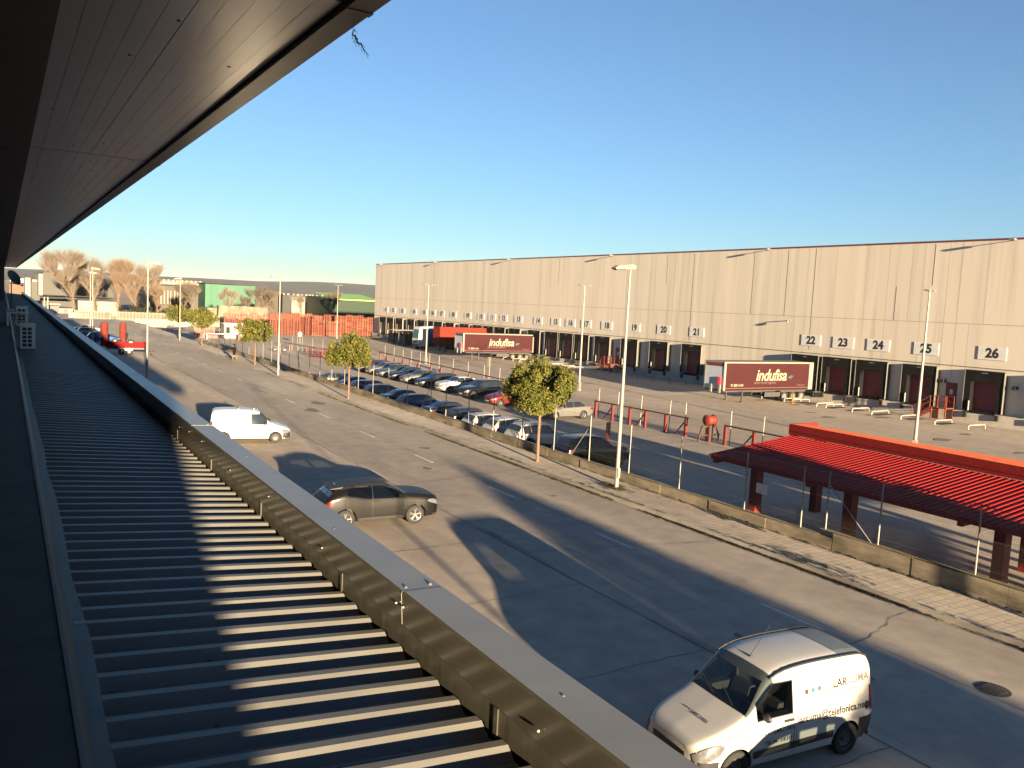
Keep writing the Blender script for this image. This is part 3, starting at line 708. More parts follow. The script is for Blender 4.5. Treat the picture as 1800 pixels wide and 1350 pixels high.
    def sidey(s, q, z):
        sec = s.section(q); best = None
        for i in range(1, len(sec)-1):
            (y0, z0), (y1, z1) = sec[i], sec[i+1]
            if (z0-z)*(z1-z) <= 0 and z0 != z1: best = y0+(y1-y0)*(z-z0)/(z1-z0)
        if best is None: best = sec[3][0] if z < sec[3][1] else sec[-4][0]
        return best
    def topz(s, q, y):
        sec = s.section(q); best = sec[-1][1]
        for i in range(s.i_sh, len(sec)-1):
            (y0, z0), (y1, z1) = sec[i], sec[i+1]
            if (y0-y)*(y1-y) <= 0 and y0 != y1: best = z0+(z1-z0)*(y-y0)/(y1-y0)
        return best
    def wlo(s, q): return herm(s.col[0], s.col[2], q)+.035
    def whi(s, q):
        zs, zt = herm(s.col[0], s.col[2], q), herm(s.col[0], s.col[3], q)
        if s.sp.get('van'): zt = min(zt, 1.69*s.fz)
        return max(zs+.05, zs+.84*(zt-zs))
    def winpoly(s, a, e, n=8):
        lo = [(s.X(a+(e-a)*i/n), s.wlo(a+(e-a)*i/n)) for i in range(n+1)]; hi = [(s.X(a+(e-a)*i/n), s.whi(a+(e-a)*i/n)) for i in range(n+1)]
        return lo+hi[::-1]
    def sideraw(s, b, sd_, a, e, lo, hi, off, n=8, m=4):
        vs = []
        for i in range(n+1):
            q = a+(e-a)*i/n; l, h = lo(q), hi(q)
            for j in range(m+1):
                z = l+(h-l)*j/m; vs.append((s.X(q), sd_*(s.sidey(q, z)+off), z))
        b.add(vs, [[i*(m+1)+j, i*(m+1)+j+1, (i+1)*(m+1)+j+1, (i+1)*(m+1)+j] for i in range(n) for j in range(m)])
    def sidepatch(s, name, mat, sd_, a, e, lo, hi, off, n=8, m=4):
        b = MB(); s.sideraw(b, sd_, a, e, lo, hi, off, n, m); return b.build(name, mat, s.t, fix=False, smooth=50)
    def sillband(s, name, mat, a, e, lo, hi):
        b = MB()
        for sd_ in (-1, 1): s.sideraw(b, sd_, a, e, lo, hi, .006)
        x = s.X(0)+.003 if a < s.L/2 else s.X(s.L)-.003; q = 0 if a < s.L/2 else s.L; yy = s.sidey(q, lo(q)+.05)
        z0, z1 = lo(q), hi(q); b.add([(x, -yy, z0), (x, yy, z0), (x, yy, z1), (x, -yy, z1)], [[0, 1, 2, 3]])
        b.build(name, mat, s.t, fix=False, smooth=50)
    def toppatch(s, name, mat, a, e, f0, f1, n=8, off=.007, lim=None):
        b = MB(); vs = []; m = 0
        rows = []
        for i in range(n+1):
            q = a+(e-a)*i/n; sec = s.section(q); up = sec[s.i_rail-1 if lim is None else lim:]
            row = [(s.X(q), y, z) for y, z in up]+[(s.X(q), -y, z) for y, z in up[-2::-1]]; rows.append(row)
        for i, row in enumerate(rows):
            for j, p in enumerate(row):
                p = Vector(p); du = Vector(rows[min(i+1, n)][j])-Vector(rows[max(i-1, 0)][j]); dv = Vector(row[min(j+1, len(row)-1)])-Vector(row[max(j-1, 0)])
                nn = du.cross(dv); nn = nn.normalized() if nn.length > 1e-9 else Vector((0, 0, 1))
                if nn.z < 0: nn = -nn
                vs.append(p+nn*off)
        k = len(rows[0]); b.add(vs, [[i*k+j, i*k+j+1, (i+1)*k+j+1, (i+1)*k+j] for i in range(n) for j in range(k-1)])
        return b.build(name, mat, s.t, fix=False, smooth=60)
    def wheel(s, wx, sd_, rim):
        r = s.r; w2 = .10; b = MB()
        b.lathe([(r*.66, -w2), (r*.93, -w2), (r*.985, -w2*.8), (r, -w2*.4), (r, w2*.4), (r*.985, w2*.8), (r*.93, w2), (r*.66, w2), (r*.62, 0)], ax='y', n=28, closed=True)
        yc = s.sidey(wx, s.r*2.45)-.105
        wh = b.build('wheel', m_tyre, s.t, (s.X(wx), sd_*yc, r), 50)
        b = MB(); f = sd_; o = w2*.72*f
        b.lathe([(r*.60, o*1.05), (r*.63, o*1.15), (r*.67, o*1.2), (r*.66, o*.2)], ax='y', n=28, cap=False)
        if rim == 'steel':
            b.lathe([(.0, o*.9), (.05, o*.95), (.07, o*.55), (r*.42, o*.6), (r*.52, o*.9), (r*.64, o*.5)], ax='y', n=24, cap=False)
            for k in range(8):
                a = 2*math.pi*k/8; b.cb((r*.47*math.cos(a), o*.8, r*.47*math.sin(a)), (.035, .012, .035))
            b.build('rim', m_steelrim, wh, smooth=40)
        else:
            b.lathe([(.0, o*.95), (.045, o*.95), (.06, o*.7)], ax='y', n=18)
            for k in range(5):
                for dd in ((-.16, .16) if rim == 'twin' else (0,)):
                    a = 2*math.pi*k/5+.3+dd; a0 = 2*math.pi*k/5+.3
                    b.bar((.04*math.cos(a0), o*.75, .04*math.sin(a0)), (r*.65*math.cos(a), o*.95, r*.65*math.sin(a)), .05 if rim != 'twin' else .03, .03)
            b.build('rim', m_rim, wh, smooth=40)
            d = MB(); d.lathe([(0, o*.25), (r*.62, o*.25)], ax='y', n=20); d.build('brake_disc', m_dark, wh)
        return wh
    def decal(s, txt, size, mat, name, q, z, sd_, bold=0, shear=0, align='CENTER', rotz=0):
        """lettering wrapped on the flank at distance q from the nose"""
        me = text_mesh(txt, size, bold=bold, shear=shear, align=align)
        for v in me.vertices:
            u, h = v.co.x, v.co.y+v.co.x*rotz
            qq = q+u*(1 if sd_ > 0 else -1)*1.0; zz = z+h
            x = s.X(qq); v.co = Vector((x, sd_*(s.sidey(qq, zz)+.004), zz))
        me.materials.clear(); me.materials.append(mat)
        o = bpy.data.objects.new(name, me); C.objects.link(o); o.parent = s.t; return o

# ---- the two vans and the crossover on the apron
p_white = paint('white van paint', (.33, .326, .31), 0, .4)
p_grey = paint('graphite metallic', (.0038, .0036, .0035), .15, .5, .10)
p_black = paint('black paint', (.004, .0045, .006), .0, .2)
m_silverlet = M('pale grey lettering', (.085, .085, .082), .6, spec=.2); m_bluedot = M('light blue dot', (.03, .09, .15), .6, spec=.2); m_greydot = M('grey dot', (.06, .06, .06), .6, spec=.2)
m_navy = M('dark grey lettering', (.008, .009, .012), .6, spec=.2)
kv = Car(VAN, p_white, 'white panel van with grey and black company lettering and dots on its flank and bonnet', 'van', None, (12.22, 10.25, 0), R(175.6), through=2, rim='steel', name='panel_van', detail=1, mirror=m_dark)
t = kv.t; t.scale = (1.05, 1.05, 1.05)
# near flank is the van's left side (+y after turning): local +y
SD = 1
kv.decal('LAR', .20, m_navy, 'lettering', 3.18, 1.36, SD, .004, align='CENTER'); kv.decal('CLIMA', .20, m_silverlet, 'lettering', 3.63, 1.375, SD, .002, align='CENTER')
kv.decal('instalaciones de climatizacion y energia solar', .055, m_silverlet, 'lettering', 3.1, 1.22, SD)
kv.decal('larclima@telefonica.net', .18, m_navy, 'lettering', 2.99, .885, SD, .004)
kv.decal('LAR', .10, m_navy, 'lettering', 1.66, .80, SD, .003); kv.decal('CLIMA', .10, m_silverlet, 'lettering', 1.90, .80, SD, .001)
kv.decal('TEL: 941 318 514', .085, m_navy, 'lettering', 1.70, .62, SD, .002)
def dot(q, z, r, mat):
    b = MB(); n = 16; c = []
    for i in range(n):
        a = 2*math.pi*i/n; qq, zz = q+r*math.cos(a), z+r*math.sin(a); c.append((kv.X(qq), SD*(kv.sidey(qq, zz)+.005), zz))
    b.add(c, [list(range(n))]); b.build('logo_dot', mat, t, fix=False)
for i, mm in enumerate((m_bk, m_bluedot, m_greydot)):
    dot(2.36+i*.155, 1.335+i*.006, .045, mm); dot(1.32+i*.06, .79, .017, mm)
b = MB(); kv.sideraw(b, SD, 2.80, 2.812, lambda q: 1.20, lambda q: 1.50, .004, 1, 3); kv.sideraw(b, SD, 1.53, 1.536, lambda q: .74, lambda q: .86, .004, 1, 3)
b.build('logo_bar', m_silverlet, t, fix=False)
dot(3.86, .86, .075, m_dark)
# bonnet lettering
for txt, yy, mm in (('LAR', .02, m_navy), ('CLIMA', .22, m_silverlet)):
    me = text_mesh(txt, .10, bold=.002)
    for v in me.vertices:
        u, h = v.co.x, v.co.y
        yv, q = yy+u, .50+h
        v.co = Vector((kv.X(q), -(-yv), kv.topz(q, abs(yv))+.006))
    me.materials.clear(); me.materials.append(mm); o = bpy.data.objects.new('lettering', me); C.objects.link(o); o.parent = t
for i, mm in enumerate((m_bk, m_bluedot, m_greydot)):
    b = MB(); yy = -.28+i*.07; b.lathe([(0, 0), (.02, 0)], (kv.X(.52), yy, kv.topz(.52, abs(yy))+.007), n=12); b.build('logo_dot', mm, t, fix=False)
# black side rubbing strip, window trim, bumper, roof flap, aerial, cargo door seams
kv.sidepatch('rubbing_strip', m_dark, SD, 1.14, 3.02, lambda q: .40+.012*(q-1.1), lambda q: .53+.012*(q-1.1), .014, n=14)
kv.sidepatch('rubbing_strip', m_dark, -SD, 1.14, 3.02, lambda q: .40, lambda q: .53, .014, n=14)
for sd_ in (1, -1):
    kv.sidepatch('rear_corner_bumper', m_dark, sd_, 3.66, 4.02, lambda q: .26, lambda q: .66, .012)
    kv.sidepatch('front_corner_bumper', m_dark, sd_, .02, .4, lambda q: herm(kv.col[0], kv.col[1], q)+.01, lambda q: .50, .012)
for sd_ in (1, -1):
    b = MB(); b.tube([(kv.X(q), sd_*(herm(kv.col[0], kv.col[5], q)-.015), herm(kv.col[0], kv.col[3], q)-.022) for q in [1.55+(3.9-1.55)*i/14 for i in range(15)]], .018, 6)
    b.build('roof_gutter', m_dark, t)
m_flap = M('grey translucent roof flap', (.09, .11, .12), .35)
b = MB(); rows = []
for i in range(5):
    q = 3.25+.58*i/4; rows.append([(kv.X(q), y, kv.topz(q, abs(y))+.012) for y in [-.62+1.24*j/8 for j in range(9)]])
b.add([p for r_ in rows for p in r_], [[i*9+j, i*9+j+1, (i+1)*9+j+1, (i+1)*9+j] for i in range(4) for j in range(8)]); b.build('roof_flap', m_flap, t, fix=False)
b = MB(); b.tube([(kv.X(1.72), .0, kv.topz(1.72, 0)), (kv.X(1.72)+.0, .0, kv.topz(1.72, 0)+.05), (kv.X(2.15), -.02, kv.topz(1.72, 0)+.52)], .006, 5); b.lathe([(.03, 0), (.02, .03)], (kv.X(1.72), 0, kv.topz(1.72, 0)), n=10); b.build('aerial', m_dark, t)
b = MB()
kv.sideraw(b, SD, 2.10, 2.108, lambda q: .3, lambda q: 1.7, .003, 1, 10); kv.sideraw(b, SD, 1.08, 1.088, lambda q: .3, lambda q: 1.0, .003, 1, 6)
kv.sideraw(b, SD, 2.1, 2.96, lambda q: .99, lambda q: .996, .003, 8, 1); b.build('panel_seam', M('panel gap', (.06, .06, .058), .6), t, fix=False)
b = MB()
for yy in (-.35, .35):
    b.prism([(kv.X(2.0)-.02, .5), (kv.X(2.02), 1.12), (kv.X(1.9), 1.12), (kv.X(1.78), .72), (kv.X(1.55), .7), (kv.X(1.55), .5)], 'y', yy-.22, yy+.22)
b.build('seat', M('grey seat cloth', (.05, .05, .05), .9), t)
b = MB(); b.tube([(kv.X(1.42)+.19*math.cos(a)*.35, .34+.19*math.sin(a), .98+.19*math.cos(a)) for a in [2*math.pi*i/20 for i in range(21)]], .014, 6, cap=False); b.box(kv.X(1.3), -.68, .75, kv.X(1.14), .68, .96); b.build('dashboard', m_dark, t)
b = MB(); b.box(kv.X(2.1), -.66, 1.0, kv.X(2.07), .0, 1.5); b.build('bulkhead', m_white, t)

chr_ = Car(COUPESUV, p_grey, 'dark grey coupe-shaped crossover with black roof and spoiler parked on the apron', 'car', None, (11.64, 27.93, 0), R(-3.5), through=1, rim='twin', clad=True, arch=p_grey)
b = MB(); q = 3.55
b.prism([(chr_.X(3.6), 1.475), (chr_.X(4.06), 1.42), (chr_.X(4.07), 1.395), (chr_.X(3.65), 1.41)], 'y', -.57, .57); b.build('rear_spoiler', m_dark, chr_.t)
chr_.toppatch('roof_skin', m_dark, 2.0, 3.9, 0, 1, off=.004)
pv = Car(VAN, p_white, 'white panel van with plain flank and black front bumper parked beyond the dark crossover', 'van', None, (11.5, 45.6, 0), R(-11), L=4.14, H=1.81, rim='steel', name='panel_van', through=0, mirror=m_dark)
for sd_ in (1, -1):
    pv.sidepatch('front_corner_bumper', m_dark, sd_, .01, .42, lambda q: herm(pv.col[0], pv.col[1], q)+.01, lambda q: .56, .012)
    pv.sidepatch('rubbing_strip', m_dark, sd_, 1.15, 3.0, lambda q: .56, lambda q: .60, .01, n=12)
b = MB(); b.box(pv.X(0)-.03, -.56, .33, pv.X(0)+.014, .56, .56); b.build('front_bumper', m_dark, pv.t)
b = MB()
for q in (1.95, 2.75): b.bar((pv.X(q), -.62, 1.88), (pv.X(q), .62, 1.88), .035); b.bar((pv.X(q), -.6, 1.8), (pv.X(q), -.6, 1.88), .04); b.bar((pv.X(q), .6, 1.8), (pv.X(q), .6, 1.88), .04)
b.build('roof_bar', m_galv, pv.t)
b = MB()
for yy in (-.36, .36): b.add([(pv.X(pv.L)-.012-.02*0, yy-.28, 1.0), (pv.X(pv.L)-.012, yy+.28, 1.0), (pv.X(4.085), yy+.27, 1.58), (pv.X(4.085), yy-.27, 1.58)], [[0, 1, 2, 3]])
b.build('rear_window', m_glass, pv.t, fix=False)

# ---- car park, front row (nose to the yard) and rear row (nose to the street)
def P_(n, c, m=.35): return paint(n, c, m)
silver = P_('silver metallic', (.10, .10, .098), .35); lgrey = P_('light grey metallic', (.08, .083, .088), .35); dgrey = P_('dark grey metallic', (.013, .014, .017), .35)
navy = P_('navy metallic', (.004, .007, .018), .3); blue = P_('royal blue metallic', (.006, .028, .12), .3); red = P_('red paint', (.10, .003, .005), .1); blk = p_black; wht = paint('white car paint', (.32, .318, .30), 0, .3)
bluegrey = P_('blue grey metallic', (.03, .037, .05), .35); dred = P_('dark red paint', (.07, .003, .004), .1)
rowA = [(76.6, HATCH, silver, 'silver hatchback at the far end of the front parking row', {}),
 (72.7, SEDAN, dgrey, 'dark grey saloon second from the far end of the front parking row', {}),
 (69.1, WAGON, bluegrey, 'dark blue-grey estate car between the dark saloon and the pale silver hatchback', {}),
 (65.7, HATCH, lgrey, 'pale silver-grey hatchback behind the sidewalk tree trunk in the front row', {}),
 (62.0, SEDAN, blk, 'black saloon between the pale hatchback and the blue hatchback', {}),
 (58.6, HATCH, blue, 'bright blue hatchback in the middle of the front parking row', {'L': 4.3}),
 (54.1, SEDAN, navy, 'dark navy saloon with low sloping boot beside the blue hatchback', {}),
 (50.4, HATCH, dgrey, 'dark grey hatchback next to the white hatchbacks', {'L': 4.1}),
 (47.6, HATCH, wht, 'white hatchback with long thin red tail lamps in the front row', {'L': 4.25}),
 (44.9, HATCH, wht, 'white tall hatchback with red tail lamp beside the white off-roader', {'H': 1.55}),
 (42.1, SUV, wht, 'white off-roader with black wheel arches and roof rails left of the sidewalk tree', {'L': 4.08, 'H': 1.63, 'clad': True, 'rails': True}),
 (36.8, SUV, blk, 'black off-roader with roof rails nearest the camera in the front row', {'L': 4.55, 'H': 1.70, 'rails': True, 'through': 1})]
for y, spec, pm, lab, kw in rowA:
    L = kw.get('L') or spec['L']; X0 = 25.95+L/2+random.uniform(-.08, .1)
    Car(spec, pm, lab, 'car', 'cars in the front parking row', (X0, y, lot_z(y)), R(random.uniform(-1.5, 1.5)), detail=0, **kw)
rowB = [(92.6, HATCH, dred, 'red hatchback at the far end of the rear parking row', {}),
 (89.4, WAGON, silver, 'silver estate car beside the far red hatchback', {}),
 (86.2, HATCH, bluegrey, 'blue-grey compact car between the silver and the navy cars', {}),
 (83.2, SEDAN, navy, 'navy saloon partly hidden behind the silver hatchback in the rear row', {}),
 (79.6, HATCH, silver, 'silver hatchback left of the black estate car in the rear row', {'L': 4.3}),
 (76.0, WAGON, blk, 'black estate car left of the white crossover in the rear row', {}),
 (71.4, COUPESUV, wht, 'white crossover between the black estate and the black off-roader', {}),
 (66.6, SUV, blk, 'large black off-roader beside the red compact car', {'L': 4.65, 'H': 1.73}),
 (61.6, HATCH, red, 'bright red compact car with alloy wheels left of the sidewalk tree crown', {'H': 1.55}),
 (53.4, SEDAN, silver, 'silver saloon half hidden behind the sidewalk tree crown', {'turn': 180})]
for y, spec, pm, lab, kw in rowB:
    kw = dict(kw); turn = kw.pop('turn', 0); L = kw.get('L') or spec['L']; X0 = 35.55+L/2+random.uniform(-.1, .15)
    if turn: X0 = 38.0
    Car(spec, pm, lab, 'car', 'cars in the rear parking row', (X0, y, lot_z(y)), R(180+random.uniform(-1.5, 1.5)), detail=0, **kw)
# far parked cars on the apron beside the red trailer
Car(HATCH, blue, 'bright blue car half hidden behind the left red column', 'car', 'cars on the far apron', (11.9, 127.5, 0), 0, detail=0)
Car(HATCH, silver, 'pale silver car behind the blue car on the far apron', 'car', 'cars on the far apron', (11.4, 139, 0), 0, detail=0)
Car(SEDAN, wht, 'white saloon farthest along the apron behind the left lamp post', 'car', 'cars on the far apron', (11.9, 148, 0), 0, detail=0)
Car(HATCH, dgrey, 'dark small car at the far corner beyond the coping', 'car', 'cars on the far apron', (9.5, 224, 0), R(60), detail=0)
# a neighbour parked outside the frame whose shadow falls on the van
Car(HATCH, dgrey, 'dark grey hatchback just outside the frame in front of the lettered van', 'car', None, (11.1, 4.2, 0), R(180), through=1, detail=0)
# ================================================================== warehouse
m_wall = panelwall('grey beige sandwich panel', (.47, .43, .375), 1.17)
m_joint = M('panel joint', (.24, .215, .18), .7); m_jlight = M('bright panel edge', (.09, .085, .07), .5)
m_trim = M('maroon roof trim', (.10, .022, .025), .5)
m_doorred = M('maroon sectional door', (.13, .012, .02), .5, var=.08)
m_curt = M('black shelter curtain', (.007, .0075, .008), .85, spec=.1, var=.3, scale=1)
m_side = M('grey shelter side', (.07, .066, .058), .55)
m_conc = asphalt('dock concrete', (.28, .27, .25), (.34, .32, .29), big=.3)
m_sign = M('white sign board', (.46, .46, .45), .6)
m_ored = M('orange red rail paint', (.13, .025, .012), .5, var=.15)
m_guide = M('white guide tube', (.20, .19, .17), .5)
U0 = 73.5; VL, VR = 170.9, 20.0; ZT = 15.9
wh = empty('warehouse', (0, 0, 0), 'long grey-beige warehouse with numbered loading docks and maroon doors', 'warehouse', rot=WROT)
docks = [164.78, 161.04, 156.56, 151.1, 146.5, 142.91, 139.29, 134.67, 129.2, 124.6, 120.87, 117.2, 112.63, 107.01, 102.3, 98.54, 94.76, 90.06, 84.32, 78.61, 72.8, 56.26, 52.39, 48.48, 43.61, 37.66, 32.0, 26.5]
b = MB()
b.box(U0, VR, -1.5, U0+70, VL, ZT)
b.build('wall', m_wall, wh)
b = MB(); b.box(U0-.03, VR, ZT+.003, U0+.12, VL+.03, ZT+.16); b.box(U0+.12, VL-.03, ZT+.003, U0+70, VL+.06, ZT+.16); b.build('roof_trim', m_trim, wh)
b = MB(); b.box(U0-.012, VR, 8.66, U0+.0, VL, 8.70)
random.seed(21)
v = VR; b2 = MB()
while v < VL:
    if random.random() < .62: b.box(U0-.003, v-.008, random.choice([1.0, 1.0, 8.7]), U0, v+.012, random.choice([8.66, ZT, ZT]))
    if random.random() < .24:
        z0 = random.choice([5.2, 8.7, 10.5, 12]); b2 = MB(); b2.box(U0-.009, v+.2, z0, U0-.0, v+.24, random.choice([ZT-.1, ZT-.1, z0+3.2])); b2.build('panel_edge', m_jlight, wh)
    v += 1.17
b.build('panel_joint', m_joint, wh)
b = MB(); v = VR
b.box(U0-.5, VR, -1.5, U0-.004, 66, 1.02); b.box(U0-.5, 66, -1.5, U0-.004, VL, 1.0); b.build('dock_plinth', m_conc, wh)
b = MB(); b.box(U0-.03, VR, 4.86, U0-.004, VL, 4.92); b.build('flashing_strip', m_jlight, wh)
def shelter(v, first=None):
    w2 = 1.66; d = .62
    b = MB(); y0, y1 = v-w2+.15, v+w2+.15
    # dark top flap and pads (open frame)
    f = U0-d
    b.box(f, y0, 3.72, f+.05, y1, 4.68); b.box(f+.01, y0, 1.12, f+.055, y0+.54, 3.72); b.box(f+.01, y1-.54, 1.12, f+.055, y1, 3.72)
    b.box(f+.05, y0+.55, .95, f+.3, y1-.55, 1.15)
    s = b.build('dock_shelter', m_curt, wh)
    b = MB(); b.box(f+.06, y0, 1.1, U0-.005, y0+.03, 4.66); b.box(f+.06, y1-.03, 1.1, U0-.005, y1, 4.66); b.box(f+.06, y0, 4.661, U0-.005, y1, 4.69); b.build('shelter_side', m_side, s)
    b = MB(); b.box(U0-.06, v-1.15+.15, 1.1, U0-.02, v+1.25, 3.75)
    for k in range(4): b.box(U0-.066, v-1.15+.15, 1.6+k*.55, U0-.06, v+1.25, 1.62+k*.55)
    b.build('dock_door', m_doorred, s)
    b = MB()
    for yy in (y0+.3, y1-.3): b.box(U0-.72, yy-.12, .5, U0-.5, yy+.12, 1.0)
    b.build('dock_bumper', m_dark, s)
    for yy in (y0-.03, y1+.03):
        b = MB(); b.box(f-.03, yy-.02, 1.1, f+.06, yy+.02, 4.6); b.build('shelter_frame', m_galv, s)
    b = MB(); b.tube([(f-.05, y1-.55, 1.15), (f-.05, y1-.55, 2.0)], .06, 8); b.build('guide_post', m_guide, s)
    b = MB(); b.box(f-.012, v-.1, 4.45, f-.002, v+.4, 4.53); b.build('label_strip', m_galv, s)
for v in docks: shelter(v)
for i, v in enumerate(docks[:26]):
    s = empty('dock_number_sign', W(U0, v, 6.22), 'white board numbered %02d above its loading dock on the warehouse wall' % (i+1), 'sign', 'dock number signs', WROT)
    b = MB(); b.box(-.05, -1.2, -.57, -.008, 1.2, .57); b.build('board', m_sign, s)
    mt = Matrix(((0, 0, 1, -.054), (-1, 0, 0, 0), (0, 1, 0, -.02), (0, 0, 0, 1)))
    text_obj('%02d' % (i+1), 1.12, m_bk, 'numerals', s, mt, bold=.05)
# personnel doors, wall lamps, roof-edge floodlights
def pdoor(v):
    b = MB(); b.box(U0-.05, v-.5, 1.15, U0-.01, v+.5, 3.35); d = b.build('personnel_door', m_doorred, wh)
    b = MB(); b.box(U0-.06, v-.15, 2.3, U0-.052, v+.12, 2.75); b.build('door_notice', m_sign, d)
    b = MB(); b.box(U0-.09, v-.42, 2.05, U0-.052, v-.3, 2.1); b.build('handle', m_galv, d)
pdoor(40.9); pdoor(87.3)
for v in (166.8, 141.5, 115.6, 89.4, 62.4, 36.6):
    b = MB(); b.box(U0-.75, v-.04, ZT-.06, U0-.031, v+.04, ZT-.0); b.box(U0-.95, v-.25, ZT-.12, U0-.6, v+.25, ZT+.04); b.build('floodlight', m_galv, wh)
b = MB(); b.tube([(U0-.005, 59.0, 8.2), (U0-.5, 59.0, 8.25), (U0-.62, 59.0, 8.12)], .05, 8); b.ell((U0-.62, 59.0, 8.05), (.13, .13, .14)); b.build('wall_lamp', m_galv, wh)
for v in (41.6, 36.0-.6, 54.4-4.2): 
    b = MB(); b.box(U0-.5, v-.15, 3.3, U0-.02, v+.15, 3.6); b.build('dock_light', m_dark, wh)
# stairs
def stair(v0, label):
    s = empty('dock_stair', W(0, 0, 0), label, 'stair', 'steel stairs at the docks', WROT)
    u0, u1 = U0-1.75, U0-.55
    b = MB(); b.box(u0, v0-.75, 1.06, u1, v0+.75, 1.14); b.build('landing', m_ored, s)
    b = MB(); n = 6
    for k in range(n): b.box(u0+.05, v0+.78+k*.27, 1.14-.19*(k+1), u1-.05, v0+1.04+k*.27, 1.17-.19*(k+1))
    b.build('tread', m_ored, s)
    b = MB()
    for u in (u0, u1): b.prism([(v0+.75, 1.14), (v0+2.5, -.08), (v0+2.3, -.08), (v0+.75, .94)], 'x', u-.03, u+.03)
    b.build('stringer', m_ored, s)
    for u in (u0, u1):
        b = MB(); z = 1.14
        for h in (.5, 1.0):
            b.tube([(u, v0-.75, z+h), (u, v0+.75, z+h), (u, v0+2.4, h-.02)], .032, 6)
        for vv, zz in ((v0-.75, z), (v0+.05, z), (v0+.75, z), (v0+1.6, .57), (v0+2.4, 0)): b.tube([(u, vv, zz-.04), (u, vv, zz+1.0)], .032, 6)
        b.build('handrail', m_ored, s)
    for u in (u0, u1):
        for vv in (v0-.7, v0+.6):
            b = MB(); b.box(u-.05, vv-.05, -.1, u+.05, vv+.05, 1.06); b.build('leg', m_ored, s)
stair(41.0, 'orange-red steel stair to the maroon door beside dock 25')
stair(87.3, 'orange-red steel stair between docks 18 and 19')
# wheel guides
gl = {0: 'first', 1: 'second'}
n = 0
for v in docks[13:26]:
    for dv in (-1.35, 1.5):
        if 60 < v < 70: continue
        g = MB(); u1 = U0-2.6; g.tube([W(u1-2.6, v+dv, -.05), W(u1-2.6, v+dv, .22), W(u1-2.45, v+dv, .33), W(u1-.15, v+dv, .33), W(u1, v+dv, .22), W(u1, v+dv, -.05)], .055, 8)
        o = g.build('wheel_guide', m_guide, smooth=50)
        tag(o, 'white bent-tube wheel guide on the yard on the %s side of dock %02d' % ('right' if dv < 0 else 'left', docks.index(v)+1), 'wheel guide', 'wheel guides at the docks')
m_yel = M('yellow paint', (.13, .07, .008), .7, spec=.2)
b = MB(); p = W(U0-5.6, 53.6, 0); b.lathe([(.24, 0), (.24, .06), (.09, .12), (.075, .9), (.05, 1.0), (0, 1.02)], p, n=16)
tag(b.build('bollard', m_yel, smooth=40), 'yellow bollard standing on the yard in front of dock 23', 'bollard')

